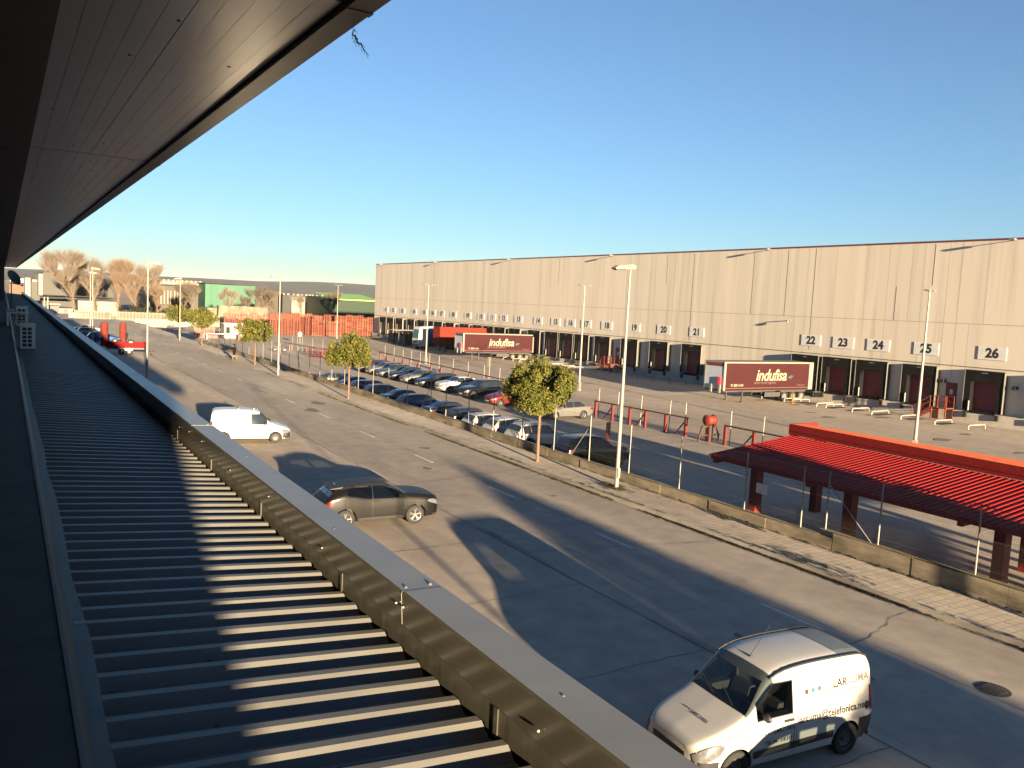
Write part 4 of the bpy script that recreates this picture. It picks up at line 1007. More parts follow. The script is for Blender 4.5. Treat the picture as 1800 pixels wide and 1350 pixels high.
# ---- curtain-side trailers
m_curtain = M('maroon curtain', (.027, .0056, .0070), .75, spec=.15, var=.08, scale=1)
m_tframe = M('pale trailer frame', (.15, .143, .125), .7, spec=.2)
m_bluegrey = M('grey trailer headboard', (.30, .34, .40), .5)
m_chassis = M('dark chassis', (.03, .03, .03), .6)
m_cream = M('cream lettering', (.17, .155, .115), .5); m_teal = M('teal logo', (.012, .07, .055), .5)
m_dim2 = M('dim cream lettering', (.085, .055, .05), .6)
def trailer(u0, vc, label):
    t = empty('semi_trailer', W(u0, vc, 0), label, 'trailer', 'maroon curtain-sided trailers at the docks', WROT); L = 13.4; w2 = 1.27
    b = MB(); b.box(.22, -w2+.01, 1.32, L-.95, w2-.01, 3.82)
    b.build('curtain', m_curtain, t)
    b = MB()
    b.box(.0, -w2, 3.83, L, w2, 3.97)
    for y in (-w2-.01, w2-.12): b.box(.0, y, 1.2, .26, y+.13, 3.83); b.box(L-.9, y, 1.2, L, y+.13, 3.83)
    b.prism([(-.03, 3.97), (.45, 3.97), (-.03, 3.5)], 'y', -w2-.02, -w2+.05)
    b.build('frame', m_tframe, t)
    b = MB(); b.box(.03, -w2+.13, 1.25, .1, w2-.13, 3.82); b.build('headboard', m_bluegrey, t)
    b = MB(); b.box(.015, -w2+.12, 3.5, .029, w2-.12, 3.82); b.build('headboard_band', m_trim, t)
    b = MB(); b.box(-.16, -.95, 1.75, .02, -.62, 2.5); b.build('extinguisher_box', M('red box', (.5, .03, .05), .5) if 'red box' not in bpy.data.materials else bpy.data.materials['red box'], t)
    b = MB()
    for y in (-.95, .15): b.box(-.12, y, .95, .0, y+.22, 1.75)
    b.build('connector_panel', m_tframe, t)
    b = MB(); b.box(.26, -w2-.012, 1.38, L-.95, -w2+.02, 1.43); b.build('lashing_rail', m_dim2, t)
    b = MB(); b.box(.22, -w2-.004, 1.18, L, -w2+.06, 1.315); b.box(.22, w2-.06, 1.18, L, w2+.004, 1.315)
    for k in range(28): b.box(.5+k*.43, -w2-.014, 1.2, .53+k*.43, -w2+.0, 1.38)
    b.build('side_rail', m_curtain, t)
    b = MB(); b.box(1.0, -.55, .95, L-.3, -.4, 1.18); b.box(1.0, .4, .95, L-.3, .55, 1.18); b.box(.1, -1.2, 1.12, L-.05, 1.2, 1.179)
    b.box(6.0, -1.22, .5, 8.3, -1.17, .95); b.box(6.2, .6, .45, 7.6, 1.2, .95); b.box(L-.25, -1.15, .55, L-.1, 1.15, .7)
    b.build('chassis', m_chassis, t)
    for y in (-1.05, 1.0):
        b = MB(); b.box(2.85, y-.06, .08, 2.97, y+.06, 1.1); b.box(2.75, y-.15, 0, 3.07, y+.15, .07); b.build('landing_leg', m_chassis, t)
    for k in range(3):
        for sd_ in (-1, 1):
            b = MB(); r = .5; b.lathe([(r*.58, -.17), (r*.93, -.17), (r, -.11), (r, .11), (r*.93, .17), (r*.58, .17)], ax='y', n=22, closed=True)
            wl = b.build('wheel', m_tyre, t, (8.95+k*1.31, sd_*1.08, .5), 50)
            b = MB(); f = sd_; b.lathe([(0, .10*f), (.12, .10*f), (.13, .02*f), (.2, .03*f), (.27, .13*f), (.3, .16*f)], ax='y', n=20); b.build('rim', m_hub, wl, smooth=40)
    b = MB(); b.box(8.3, -1.26, .95, 12.1, -1.2, 1.1); b.build('mudguard', m_chassis, t)
    mt = lambda x, z: Matrix(((1, 0, 0, x), (0, 0, 1, -w2-.004), (0, 1, 0, z), (0, 0, 0, 1)))
    text_obj('indufisa', 1.58, m_cream, 'logo_lettering', t, mt(6.75, 2.62), bold=.035, shear=.22, space=.96)
    text_obj('tailor-made logistics', .40, m_dim2, 'slogan_lettering', t, mt(5.9, 1.93), shear=.1)
    text_obj('91 828 14 01', .34, m_cream, 'phone_lettering', t, mt(1.9, 1.68), bold=.01)
    text_obj('indufisa.com', .26, m_dim2, 'web_lettering', t, mt(11.3, 1.66))
    b = MB(); y = -w2-.006
    for p in ([(9.35, 2.3), (9.9, 2.62), (9.72, 2.66), (9.28, 2.46)], [(9.62, 2.25), (10.1, 2.58), (9.93, 2.62), (9.5, 2.3)]):
        b.add([(x, y, z) for x, z in p], [[0, 1, 2, 3]])
    b.build('logo_mark', m_teal, t, fix=False)
trailer(59.75, 56.5, 'maroon curtain-sided trailer with cream lettering docked at bay 22, the nearer one')
trailer(60.4, 108.6, 'maroon curtain-sided trailer with cream lettering docked at bay 14, beside the orange container')
# ---- orange container lorry and white/blue lorry, dark trailers
m_orange = M('orange red container', (.105, .013, .006), .75, spec=.15, var=.1)
def truckwheels(t, xs, y=1.0, r=.5):
    for x in xs:
        for sd_ in (-1, 1):
            b = MB(); b.lathe([(r*.55, -.16), (r*.95, -.16), (r, -.1), (r, .1), (r*.95, .16), (r*.55, .16)], ax='y', n=18, closed=True); wl = b.build('wheel', m_tyre, t, (x, sd_*y, r), 50)
            b = MB(); b.lathe([(0, .1*sd_), (.2, .06*sd_), (.28, .14*sd_)], ax='y', n=14); b.build('rim', m_steelrim, wl)
t = empty('container_trailer', W(64.0, 122.8, 0), 'orange-red container trailer docked behind the farther maroon trailer', 'trailer', None, WROT)
b = MB(); b.box(0, -1.25, 1.35, 9.4, 1.25, 4.3)
for k in range(31): b.box(.1+k*.3, -1.275, 1.5, .22+k*.3, -1.25, 4.15)
for k in range(8): b.box(-.025, -1.1+k*.3, 1.5, 0, -.98+k*.3, 4.15)
b.build('container', m_orange, t)
b = MB(); b.box(.3, -.6, 1.0, 9.2, .6, 1.34); b.box(1.2, -1.1, .1, 1.35, -.9, 1.0); b.box(1.2, .9, .1, 1.35, 1.1, 1.0); b.build('chassis', m_chassis, t); truckwheels(t, (6.2, 7.5))
t = empty('box_lorry', W(64.2, 131.0, 0), 'white-cabbed lorry with blue box body docked left of the orange container', 'lorry', None, WROT)
b = MB(); b.prism([(0, .5), (-.04, 1.7), (.12, 3.6), (.35, 3.9), (1.9, 3.95), (1.9, .6)], 'y', -1.22, 1.22); b.build('cab', m_white, t)
b = MB(); b.add([(-.055, -1.08, 1.9), (-.055, 1.08, 1.9), (.10, 1.0, 3.45), (.10, -1.0, 3.45)], [[0, 1, 2, 3]]); b.build('windscreen', m_glass, t)
b = MB(); b.box(-.06, -1.1, .55, .1, 1.1, .95); b.box(-.065, -.7, 1.1, -.03, .7, 1.5); b.build('bumper', m_dark, t)
for y in (-.95, .75):
    b = MB(); b.box(-.07, y, .7, -.055, y+.25, .9); b.build('headlight', m_lamp, t)
b = MB(); b.box(2.0, -1.25, 1.2, 9.3, 1.25, 3.9); b.build('box_body', M('blue lorry body', (.012, .045, .18), .45), t)
b = MB(); b.box(1.99, -1.26, 3.9, 9.31, 1.26, 4.02); b.build('roof_edge', m_white, t)
b = MB(); b.box(.3, -1.0, .5, 9.2, 1.0, 1.15); b.build('chassis', m_chassis, t); truckwheels(t, (1.0, 7.0), 1.05)
for i, (u, v, lab) in enumerate(((65.5, 139.5, 'nearest of the dark empty stillages left of the white lorry'), (66.5, 143.0, 'middle dark stillage with pale frame left of the white lorry'), (67.5, 148.5, 'farthest dark stillage with white end posts near dock 04'))):
    t = empty('stillage', W(u, v, 0), lab, 'stillage', 'dark stillages parked before the docks', WROT)
    b = MB(); b.box(0, -1.2, .15, 6.0, 1.2, .35)
    for k in range(9): b.box(.05+k*.72, -1.2, .35, .4+k*.72, -1.1, 1.9); b.box(.05+k*.72, 1.1, .35, .4+k*.72, 1.2, 1.9)
    for k in range(5): b.box(0, -1.15+k*.5, .35, .08, -.85+k*.5, 1.9)
    b.build('slatted_sides', m_chassis, t)
    b = MB()
    for x in (-.06, 2.0, 4.0, 6.0):
        for y in (-1.24, 1.14): b.box(x, y, 0, x+.1, y+.1, 2.5)
    b.box(-.06, -1.24, 2.5, 6.1, -1.14, 2.62); b.box(-.06, 1.14, 2.5, 6.1, 1.24, 2.62); b.box(-.06, -1.14, 2.5, .04, 1.14, 2.6)
    b.build('frame', m_side, t)

# ---- low wall and chain-link fence along the pavement
m_lwall = asphalt('stained concrete wall', (.10, .088, .066), (.25, .215, .16), big=1.6, agg=.7)
m_moss = M('mossy wall top', (.13, .12, .07), .95, var=.4, scale=6, bump=.4, bscale=30)
def wtop(Y): return .72 if Y < 18.9 else .52
b = MB()
y = -30.0
while y < 128:
    y1 = min(y+3.02, 128)
    zt = wtop(y+1.5); e = random.uniform(-.012, .012)
    b.box(24.96+e, y+.008, -.9, 25.16, y1-.008, zt+e)
    y += 3.02
b.box(25.0, -30, -.9, 25.12, 128, .45)
lw = empty('low_wall', (0, 0, 0), 'low stained concrete wall between the pavement and the car park', 'wall')
b.build('wall_panel', m_lwall, lw)
b = MB(); b.box(24.955, -30, .745, 25.165, 18.9, .76); b.box(24.955, 18.92, .545, 25.165, 128, .553); b.build('wall_moss', m_moss, lw)
fen = empty('chain_link_fence', (0, 0, 0), 'tall chain-link fence with thin galvanised posts standing on the low concrete wall', 'fence')
py = [126.5, 123.4, 120.2, 117, 113.8, 110.5, 107.3, 104, 100.8, 97.6, 94.5, 91, 87.6, 84.4, 81.3, 77.7, 74.6, 71.3, 68.07, 64.8, 61.6, 58.5, 55, 51.1, 48.75, 45.6, 42.5, 39.2, 36, 32.85, 29.73, 26.3, 22.55, 19.8, 18.72, 16.63, 13.33, 10.1, 6.9, 3.7]
for y in py:
    b = MB(); z0 = wtop(y)-.05; b.tube([(25.06, y, z0), (25.06+random.uniform(-.03, .03), y, 2.85)], .028, 7); b.build('post', m_galv, fen)
for y, d in ((18.72, -1.9), (32.85, 1.6), (51.1, 1.5), (82.0, -1.5)):
    b = MB(); b.tube([(25.06, y, 2.4), (25.06, y+d, wtop(y+d)-.02)], .02, 6); b.build('brace', m_galv, fen)
b = MB()
for z in (1.0, 1.9, 2.8): b.tube([(25.06, y, z) for y in yr(3, 126, 48)], .004, 4)
b.build('tension_wire', m_galv, fen)
b = MB(); z0, z1 = .75, 2.8; hh = z1-z0; s_ = .085; y = 3.0
while y < 62:
    for sg in (1, -1):
        a, c = (y, y+hh*.9) if sg > 0 else (y+hh*.9, y)
        b.add([(25.06, a-.0022, z0), (25.06, a+.0022, z0), (25.06, c+.0022, z1), (25.06, c-.0022, z1)], [[0, 1, 2, 3]])
    y += s_
b.build('mesh', m_galv, fen, fix=False)
b = MB(); b.box(25.09, 18.9+2.6, 1.35, 25.1, 19.0+3.05, 1.75)
b.build('notice', m_sign, fen); b = MB(); b.box(25.09, 11.15, 1.1, 25.1, 11.9, 1.45); b.build('notice', m_sign, fen)

# ---- yard barrier: dark rail, red posts, chain-link posts
m_redpost = M('red post paint', (.075, .007, .007), .5, var=.15)
m_brown = M('dark red rail', (.035, .010, .009), .6)
def yfence(pts, posts, poles, label, hh=1.35):
    f = empty('yard_fence', (0, 0, 0), label, 'fence', 'red yard fences')
    b = MB()
    for (x0, y0), (x1, y1) in zip(pts[:-1], pts[1:]): b.bar((x0, y0, zg(x0, y0)+hh), (x1, y1, zg(x1, y1)+hh), .09)
    b.build('rail', m_brown, f)
    def X(y):
        for (x0, y0), (x1, y1) in zip(pts[:-1], pts[1:]):
            if min(y0, y1)-1e-6 <= y <= max(y0, y1)+1e-6: return x0+(x1-x0)*(y-y0)/(y1-y0)
        return pts[-1][0]
    for i, y in enumerate(posts):
        x = X(y); z = zg(x, y); b = MB(); b.box(x-.09, y-.09, z-.05, x+.09, y+.09, z+hh-.05); b.build('post', m_redpost, f)
        if i % 2: b = MB(); b.bar((x, y, z+hh-.15), (x, y+1.1, z), .07); b.build('brace', m_brown, f)
    for y in poles:
        x = X(y)+.35; z = zg(x, y); b = MB(); b.tube([(x, y, z), (x, y+random.uniform(-.08, .08), z+2.35)], .03, 7); b.build('mesh_post', m_galv, f)
    b = MB()
    for z in (.5, 2.2): b.tube([(X(y)+.35, y, zg(X(y), y)+z) for y in poles], .006, 4)
    b.build('wire', m_galv, f)
yfence([(40.8, 53.2), (41.4, 43)], [53.0, 51.0, 49.0, 47.3, 45.2, 43.2], [53.1, 50.8, 48.2, 45.2, 43.6], 'short red-posted yard fence right of the sidewalk tree crown')
yfence([(41.5, 39.6), (41.5, 26.5)], [39.5, 37.0, 34.4, 31.8, 29.2, 26.6], [39.4, 36.6, 33.4], 'red-posted yard fence running behind the red carport roof')
yfence([(44.5, 108), (41.6, 60)], [107, 104, 101, 98, 95.6, 92.6, 88.6, 85.6, 82, 78, 74, 70, 66, 62], [106, 102.5, 99, 96, 93, 90, 87, 83, 79, 75, 71.5, 68, 64, 60.5], 'long red-posted yard fence behind the rear row of parked cars')
yfence([(38.6, 133), (40.4, 112), (44.4, 108)], [130, 124, 118, 112.5], [130.3, 128.3, 126.4, 122.4, 118.7, 115.1], 'thin fence curving past the motorcycle and the red rack', 1.0)
# red drum stand, red sign
t = empty('cable_drum', (41.5, 41.0, lot_z(41)), 'orange-red drum on a dark stand at the gap in the yard fence', 'drum')
b = MB(); b.lathe([(.34, -.38), (.38, -.34), (.30, -.30), (.30, .30), (.38, .34), (.34, .38)], ax='x', n=20); b.ell((0, 0, 0), (.42, .33, .33)); b.build('drum', M('bright orange red', (.13, .018, .009), .5), t, (0, 0, 1.5), 50)
b = MB(); b.box(-.18, -.18, 0, .18, .18, 1.15); b.box(-.7, -.06, 1.02, .7, .06, 1.14); b.bar((-.7, 0, 1.05), (-1.0, 0, 0), .09); b.bar((.7, 0, 1.05), (1.0, 0, 0), .09); b.box(-1, -.05, .42, 1, .05, .5); b.build('stand', m_brown, t)
b = MB(); b.box(-.03, -.33, .05, .03, .33, 1.25)
t = empty('red_sign', (34.5, 43.3, lot_z(43)), 'small red standing sign board on the car park beside the black off-roader', 'sign', None, (0, 0, R(-60)))
b.build('board', M('red sign paint', (.08, .007, .009), .5), t); b = MB(); b.box(-.036, -.22, .75, -.031, .22, 1.0); b.box(-.036, -.2, .35, -.031, .1, .55); b.build('marking', M('pink sign paint', (.5, .3, .3), .6), t)
for (x, y, lab) in ((44.6, 77.0, 'blank pale square sign back on a pole behind the large black off-roader'),):
    t = empty('pole_sign', (x, y, zg(x, y)), lab, 'sign', None, (0, 0, R(-55)))
    b = MB(); b.tube([(0, 0, 0), (0, 0, 3.0)], .035, 8); b.build('pole', m_galv, t); b = MB(); b.box(-.02, -.42, 2.0, .02, .42, 3.05); b.build('panel', m_side, t, (-.05, 0, 0))
t = empty('round_sign', (44.9, 145, zg(44.9, 145)), 'round white sign on a short pole in front of the pallet stacks', 'sign', None, (0, 0, R(-65)))
b = MB(); b.tube([(0, 0, 0), (0, 0, 2.0)], .04, 8); b.build('pole', m_galv, t); b = MB(); b.lathe([(0, -.02), (.45, -.02), (.45, .02), (0, .02)], (-.05, 0, 1.75), 'x', 24); b.build('disc', m_sign, t)

# ---- red carports
m_cred = M('red carport sheet', (.19, .011, .009), .6, spec=.15, var=.1, scale=.8); m_cdark = M('dark red steel', (.12, .008, .008), .6, spec=.2, var=.15)
m_cor = M('orange red roof sheet', (.80, .17, .06), .8, spec=.1, var=.06)  # colour raised so the top looks steeply sunlit
m_sunfoot = M('sunlit column red', (.13, .014, .01), .5)
t = empty('carport', (0, 0, 0), 'red cantilever carport with ribbed roof beside the low wall', 'carport')
X0, X1, Z0, Z1, Y0, Y1 = 25.45, 30.55, 2.27, 2.86, -9.0, 24.9
b = MB(); y = Y0; prof = []
while y < Y1: prof += [(y, 0), (y+.10, 0), (y+.135, .05), (y+.205, .05), (y+.24, 0)]; y += .24
prof = [p for i, p in enumerate(prof) if i == 0 or p[0] > prof[i-1][0]+1e-6]
vs = [(X0, q, Z0+h) for q, h in prof]+[(X1, q, Z1+h) for q, h in prof]; n = len(prof)
vs += [(X0, q, Z0-.02) for q, h in prof]+[(X1, q, Z1-.02) for q, h in prof]
fs = []
for i in range(n-1): fs += [[i, i+1, n+i+1, n+i], [2*n+i, 3*n+i, 3*n+i+1, 2*n+i+1], [i, 2*n+i, 2*n+i+1, i+1], [n+i, n+i+1, 3*n+i+1, 3*n+i]]
b.add(vs, fs); b.build('roof_sheet', m_cred, t, fix=False)
for y in (24.6, 20.0, 14.2, 8.4, 2.6, -3.2):
    yy = y+.9 if y > 24 else y
    yy = min(yy, 24.75) if y > 24 else yy
    b = MB(); b.prism([(25.5, Z0-.03), (30.5, Z1-.03), (30.5, Z1-.18), (28.6, Z0-.1), (27.8, Z0-.12), (25.5, Z0-.16-.12)], 'y', yy-.09, yy+.09); b.build('bracket', m_cdark, t)
    b = MB(); b.box(27.95, yy-.19, -.6, 28.35, yy+.19, Z0+.1); b.build('column', m_cdark, t)
    b = MB(); b.box(27.94, yy-.2, -.6, 28.36, yy+.2, -.02); b.build('sunlit_foot', m_sunfoot, t)  # low sunlit patch on the column, painted as a brighter red sleeve
b = MB()
for x in (25.6, 27, 29, 30.4): b.box(x-.05, Y0, Z0+(x-X0)*(Z1-Z0)/(X1-X0)-.11, x+.05, Y1-.1, Z0+(x-X0)*(Z1-Z0)/(X1-X0)-.025)
b.box(X0-.03, Y0, Z0-.12, X0-.005, Y1, Z0-.01); b.build('purlin', m_cdark, t)
b = MB(); b.box(X1+.0, Y0, Z1-.1, X1+.14, Y1, Z1+.03); b.build('gutter', m_cdark, t)
t = empty('carport', (0, 0, 0), 'second carport behind with dark red fascia and sunlit orange top', 'carport')
b = MB(); b.box(31.0, -9, 2.85, 31.1, 13, 3.34); b.box(31.0, 13.02, 2.85, 31.1, 25.6, 3.34); b.box(30.97, -9, 3.02, 30.999, 25.6, 3.05); b.box(31.1, 25.5, 2.75, 32.9, 25.6, 3.34); b.build('fascia', m_cdark, t)
b = MB(); b.add([(31.0, -9, 3.345), (33.2, -9, 3.25), (33.2, 13, 3.25), (32.0, 25.6, 3.30), (31.0, 25.6, 3.345)], [[0, 1, 2, 3, 4]]); b.add([(32.0, 25.6, 3.29), (33.2, 13, 3.24), (33.2, -9, 3.24), (33.2, -9, 2.9), (33.2, 13, 2.9), (32.0, 25.6, 2.9)], [[0, 1, 4, 5], [1, 2, 3, 4]]); b.build('top_sheet', m_cor, t, fix=False)
for y in (24.2, 15, 6, -3):
    b = MB(); b.box(31.3, y-.18, -.7, 31.7, y+.18, 2.9); b.build('column', m_cdark, t)

# ---- lamp posts
m_lhead = M('cream lamp head', (.17, .16, .13), .6, spec=.2)
def street_lamp(x, y, h, rz, label):
    z = zg(x, y)+(.1 if 22.5 < x < 25 else 0); t = empty('street_lamp', (x, y, z), label, 'street lamp', 'street lamps along the road', (0, 0, rz))
    b = MB(); b.tube([(0, 0, 0), (0, 0, h)], .10, 14, r2=.045); b.lathe([(.16, 0), (.16, .03), (.11, .06)], n=14); b.box(-.07, -.13, .5, .07, -.08, .95); b.build('pole', m_pole, t, smooth=40)
    b = MB(); b.prism([(.18, -.05), (.22, .08), (.05, .16), (-.75, .12), (-.95, .02), (-.9, -.05)], 'y', -.16, .16)
    hd = b.build('lamp_head', m_lhead, t, (0, 0, h), rot=(0, R(-4), 0))
    b = MB(); b.box(-.85, -.13, -.085, -.35, .13, -.052); b.build('lamp_glass', m_dark, hd)
street_lamp(23.74, 28.95, 9.95, 0, 'tall lamp post with cream head on the pavement, nearest the camera')
street_lamp(22.9, 80.7, 9.6, 0, 'lamp post on the pavement between the two middle sidewalk trees')
street_lamp(22.9, 134, 9.3, 0, 'far lamp post on the pavement beside the smallest sidewalk trees')
street_lamp(10.0, 73.0, 10.0, R(180), 'lamp post rising behind the grey coping, right of the red trailer')
street_lamp(10.2, 124, 10.0, R(180), 'far lamp post rising behind the coping, left of the red columns')
street_lamp(11.2, 140, 9.6, R(180), 'farthest lamp post just left of its twin above the coping')
street_lamp(6.8, -14.8, 10.0, R(180), 'lamp post behind the camera on the apron')
def yard_lamp(x, y, h, label):
    z = zg(x, y); t = empty('yard_lamp', (x, y, z), label, 'yard lamp', 'twin-headed yard lamps', (0, 0, R(20)))
    b = MB(); b.tube([(0, 0, 0), (0, 0, h)], .12, 12, r2=.05); b.tube([(-.45, 0, h-.03), (.45, 0, h-.03)], .03, 6); b.box(-.14, -.14, 0, .14, .14, .9); b.build('pole', m_pole, t, smooth=40)
    for sd_ in (-1, 1):
        b = MB(); b.prism([(sd_*.35, -.04), (sd_*.4, .07), (sd_*1.05, .05), (sd_*1.15, -.02)], 'y', -.17, .17); b.build('lamp_head', m_galv, t, (0, 0, h))
yard_lamp(51.5, 32.2, 10.75, 'twin-headed yard lamp post rising behind the red carport')
yard_lamp(51.0, 69.3, 10.9, 'twin-headed yard lamp post between docks 16 and 17')
yard_lamp(49.5, 103, 10.8, 'twin-headed yard lamp post in front of the white lorry')
yard_lamp(57.5, 161.5, 10.8, 'farthest twin-headed yard lamp post in front of the pallet stacks')
# ================================================================== trees
m_bark = M('plane bark', (.10, .062, .042), .85, var=.3, scale=6, bump=.3)
m_leaf = leafmat('clipped crown leaf', (.024, .036, .008), (.082, .090, .015), (.18, .145, .03))
def leaf_crown(rx, ry, rz, n, size, seed, hole=.25):
    rnd = np.random.RandomState(seed); b = MB()
    cl = []
    ph = rnd.uniform(0, 6.28, 4)
    for i in range(150):
        u = rnd.normal(size=3); u /= np.linalg.norm(u); r_ = rnd.uniform(.02, 1.0)**.42
        az = math.atan2(u[1], u[0]); lob = 1+.10*math.sin(2*az+ph[0])+.08*math.sin(3*az+ph[1])+.10*math.sin(3*u[2]+ph[2]); cl.append((u*np.array([rx, ry, rz])*r_*.9*lob, rnd.uniform(.2, .46)*rx*.55))
    vs = []; fs = []
    for k in range(n):
        c, r_ = cl[rnd.randint(len(cl))]; u = rnd.normal(size=3); u /= np.linalg.norm(u)
        p = c+u*r_*rnd.uniform(.35, 1.0)**.6*rnd.uniform(.8, 1.1)
        if p[2] < -rz*.82: p[2] = -rz*.82+rnd.uniform(0, .25)
        nn = u*.6+rnd.normal(size=3)*.55+np.array([0, 0, .25]); nn /= np.linalg.norm(nn)
        a = np.cross(nn, rnd.normal(size=3)); a /= np.linalg.norm(a); q = np.cross(nn, a); s_ = size*rnd.uniform(.6, 1.25)
        o = len(vs); vs += [p-a*s_, p+q*s_*.55, p+a*s_, p-q*s_*.55]; fs.append([o, o+1, o+2, o+3])
    b.v = [tuple(v) for v in vs]; b.f = fs; b.m = [0]*len(fs); return b
def trunk_mesh(h, rb, rt, top, seed):
    rnd = random.Random(seed); b = MB()
    b.tube([(0, 0, 0), (.01, .0, .12), (.0, .02, h*.5), (.02, 0, h)], [rb*1.5, rb, (rb+rt)/2, rt], 10)
    for k in range(9):
        a = k*2.4+rnd.uniform(-.3, .3); d = rnd.uniform(.7, 1.3); z1 = h+rnd.uniform(.4, 1.4)*top
        m_ = (math.cos(a)*d*.5, math.sin(a)*d*.5, h+.35*top)
        b.tube([(.02, 0, h-.1), m_, (math.cos(a)*d, math.sin(a)*d, z1)], [rt*.7, rt*.4, rt*.15], 6)
    return b
def street_tree(x, y, seed, label, n, size, rx=1.85, rz=1.42, h=2.45):
    t = empty('street_tree', (x, y, .1), label, 'tree', 'clipped trees along the pavement', (0, 0, seed*1.3))
    trunk_mesh(h, .085, .07, 1.0, seed).build('trunk', m_bark, t, smooth=60)
    leaf_crown(rx, rx, rz, n, size, seed).build('crown', m_leaf, t, (0, 0, h+rz*.86), fix=False)
    b = MB(); b.box(-.5, -.5, -.02, .5, .5, .004); b.build('tree_pit', m_dirt, t)
street_tree(23.66, 35.4, 1, 'round clipped tree with yellowing leaves nearest the camera on the pavement', 42000, .060, 2.1, 1.55)
street_tree(23.2, 62, 2, 'round clipped tree in front of the row of parked cars', 22000, .075, 2.0, 1.45)
street_tree(23.5, 91.9, 3, 'clipped tree to the right of the person walking a dog', 9000, .10, 2.0, 1.5)
street_tree(23.8, 122, 4, 'clipped tree between the person with the dog and the far lamp post', 6500, .13, 1.95, 1.5)
street_tree(23.8, 140, 5, 'farthest clipped tree, brownish, just left of the far lamp post', 6000, .13, 2.0, 1.55)
street_tree(24.1, 7.3, 6, 'clipped tree outside the frame by the red carport', 5000, .13, 2.0, 1.5)
m_cone = leafmat('dark conifer', (.02, .035, .02), (.03, .05, .025), (.05, .07, .03))
t = empty('conifer', (8.9, -45, 0), 'dark conical conifer added unseen behind the camera to shade the road', 'tree')  # unseen tree, added and widened to cast the shade across the road
b = MB(); b.tube([(0, 0, 0), (0, 0, 9)], .2, 8, r2=.04); b.build('trunk', m_bark, t)
rnd = np.random.RandomState(2); b = MB()
for k in range(15000):
    z = .6+8.9*(1-math.sqrt(rnd.rand())); hw = (9.5-z)*.98+.15; a = rnd.uniform(0, 6.28); r_ = hw*math.sqrt(rnd.rand()); s_ = .14
    p = np.array([r_*math.cos(a), r_*math.sin(a), z]); u = rnd.normal(size=3); u /= np.linalg.norm(u); q = np.cross(u, rnd.normal(size=3)); q /= np.linalg.norm(q)
    b.add([p-u*s_, p+q*s_, p+u*s_, p-q*s_], [[0, 1, 2, 3]])
b.build('crown', m_cone, t, fix=False)

m_twig = M('bare winter twig', (.125, .10, .08), .9, var=.25, scale=.4)
m_twig2 = M('russet winter twig', (.125, .088, .062), .9, var=.25, scale=.4)
m_twigd = M('grey winter twig', (.075, .06, .045), .9, var=.25, scale=.4)
m_btrunk = M('pale bare trunk', (.10, .075, .05), .9, var=.3, scale=1)
def bare(h, w_, seed, twigs, tw, up=.6):
    rnd = np.random.RandomState(seed); tr = MB(); b = MB()
    def nrm(v): return v/np.linalg.norm(v)
    tips = []
    def grow(p, d, L, r, lev):
        q = p+d*L; tr.tube([p, (p+q)/2+rnd.normal(size=3)*L*.03, q], [r, r*.8, r*.62], 5, cap=False)
        if lev == 0: tips.append((q, d, L)); return
        for k in range(rnd.randint(2, 4) if lev < 4 else 3+rnd.randint(0, 3)):
            nd = nrm(d+rnd.normal(size=3)*np.array([.5, .5, .25])*w_+np.array([0, 0, up*.25])); grow(q, nd, L*rnd.uniform(.62, .85), r*.62, lev-1)
        if lev > 1: tips.append((q, d, L))
    grow(np.array([0, 0, -.3]), np.array([0, 0, 1.0]), h*.22, h*.012, 4)
    for k in range(twigs):
        q, d, L = tips[rnd.randint(len(tips))]
        p = q-d*L*rnd.uniform(0, .9); nd = nrm(d*.6+rnd.normal(size=3)*.45+np.array([0, 0, up])); l = h*rnd.uniform(.06, .17)
        e = p+nd*l; s_ = np.cross(nd, rnd.normal(size=3)); s_ = nrm(s_)*tw
        b.add([p-s_, p+s_, e], [[0, 1, 2]])
        for j in range(3):
            p2 = p+nd*l*rnd.uniform(.2, .9); n2 = nrm(nd+rnd.normal(size=3)*.4); e2 = p2+n2*l*.5; b.add([p2-s_*.7, p2+s_*.7, e2], [[0, 1, 2]])
    zmax = max(v[2] for v in b.v); k = h/zmax
    for q in (tr, b): q.v = [(v[0]*k*1.25, v[1]*k*1.25, v[2]*k) for v in q.v]
    return tr, b
def bare_tree(px, Y, h, w_, seed, twigs, tw, label, mat, up=1.15):
    w_ = w_*.8; twigs = int(twigs*1.25); tw = tw*.85
    x, y, _ = atY(px, 560, Y); t = empty('bare_tree', (x, y, -.8), label, 'tree', 'bare winter trees beyond the road')
    a, b = bare(h, w_, seed, twigs, tw, up); a.build('trunk', m_btrunk, t, fix=False); b.build('crown', mat, t, fix=False)
bare_tree(128, 256, 19.5, .9, 11, 3360, .021, 'tallest leafless tree with wide pale crown beside the white wall', m_twig)
bare_tree(166, 262, 17.5, .95, 12, 2560, .021, 'leafless tree with pale spreading trunk in front of the white wall', m_twig)
bare_tree(208, 264, 18.0, .8, 13, 3200, .021, 'leafless russet tree right of the white wall', m_twig2)
bare_tree(238, 258, 13.5, .9, 14, 2400, .021, 'leafless russet tree with forked pale trunk above the dark hedge', m_twig2)
bare_tree(262, 285, 17.5, .8, 15, 2240, .021, 'tall leafless tree behind the left lamp post', m_twig)
bare_tree(276, 262, 11, 1.0, 16, 1760, .021, 'low leafless tree just right of the left lamp post', m_twig2)
bare_tree(322, 268, 11.5, 1.0, 17, 1440, .021, 'leafless tree in front of the white columned hall', m_twigd)
bare_tree(340, 270, 12, .9, 24, 1440, .021, 'leafless brown tree between the columned hall and the bright green hall', m_twig)
bare_tree(400, 245, 10.5, .8, 18, 1200, .018, 'thin leafless tree in front of the bright green hall', m_twig)
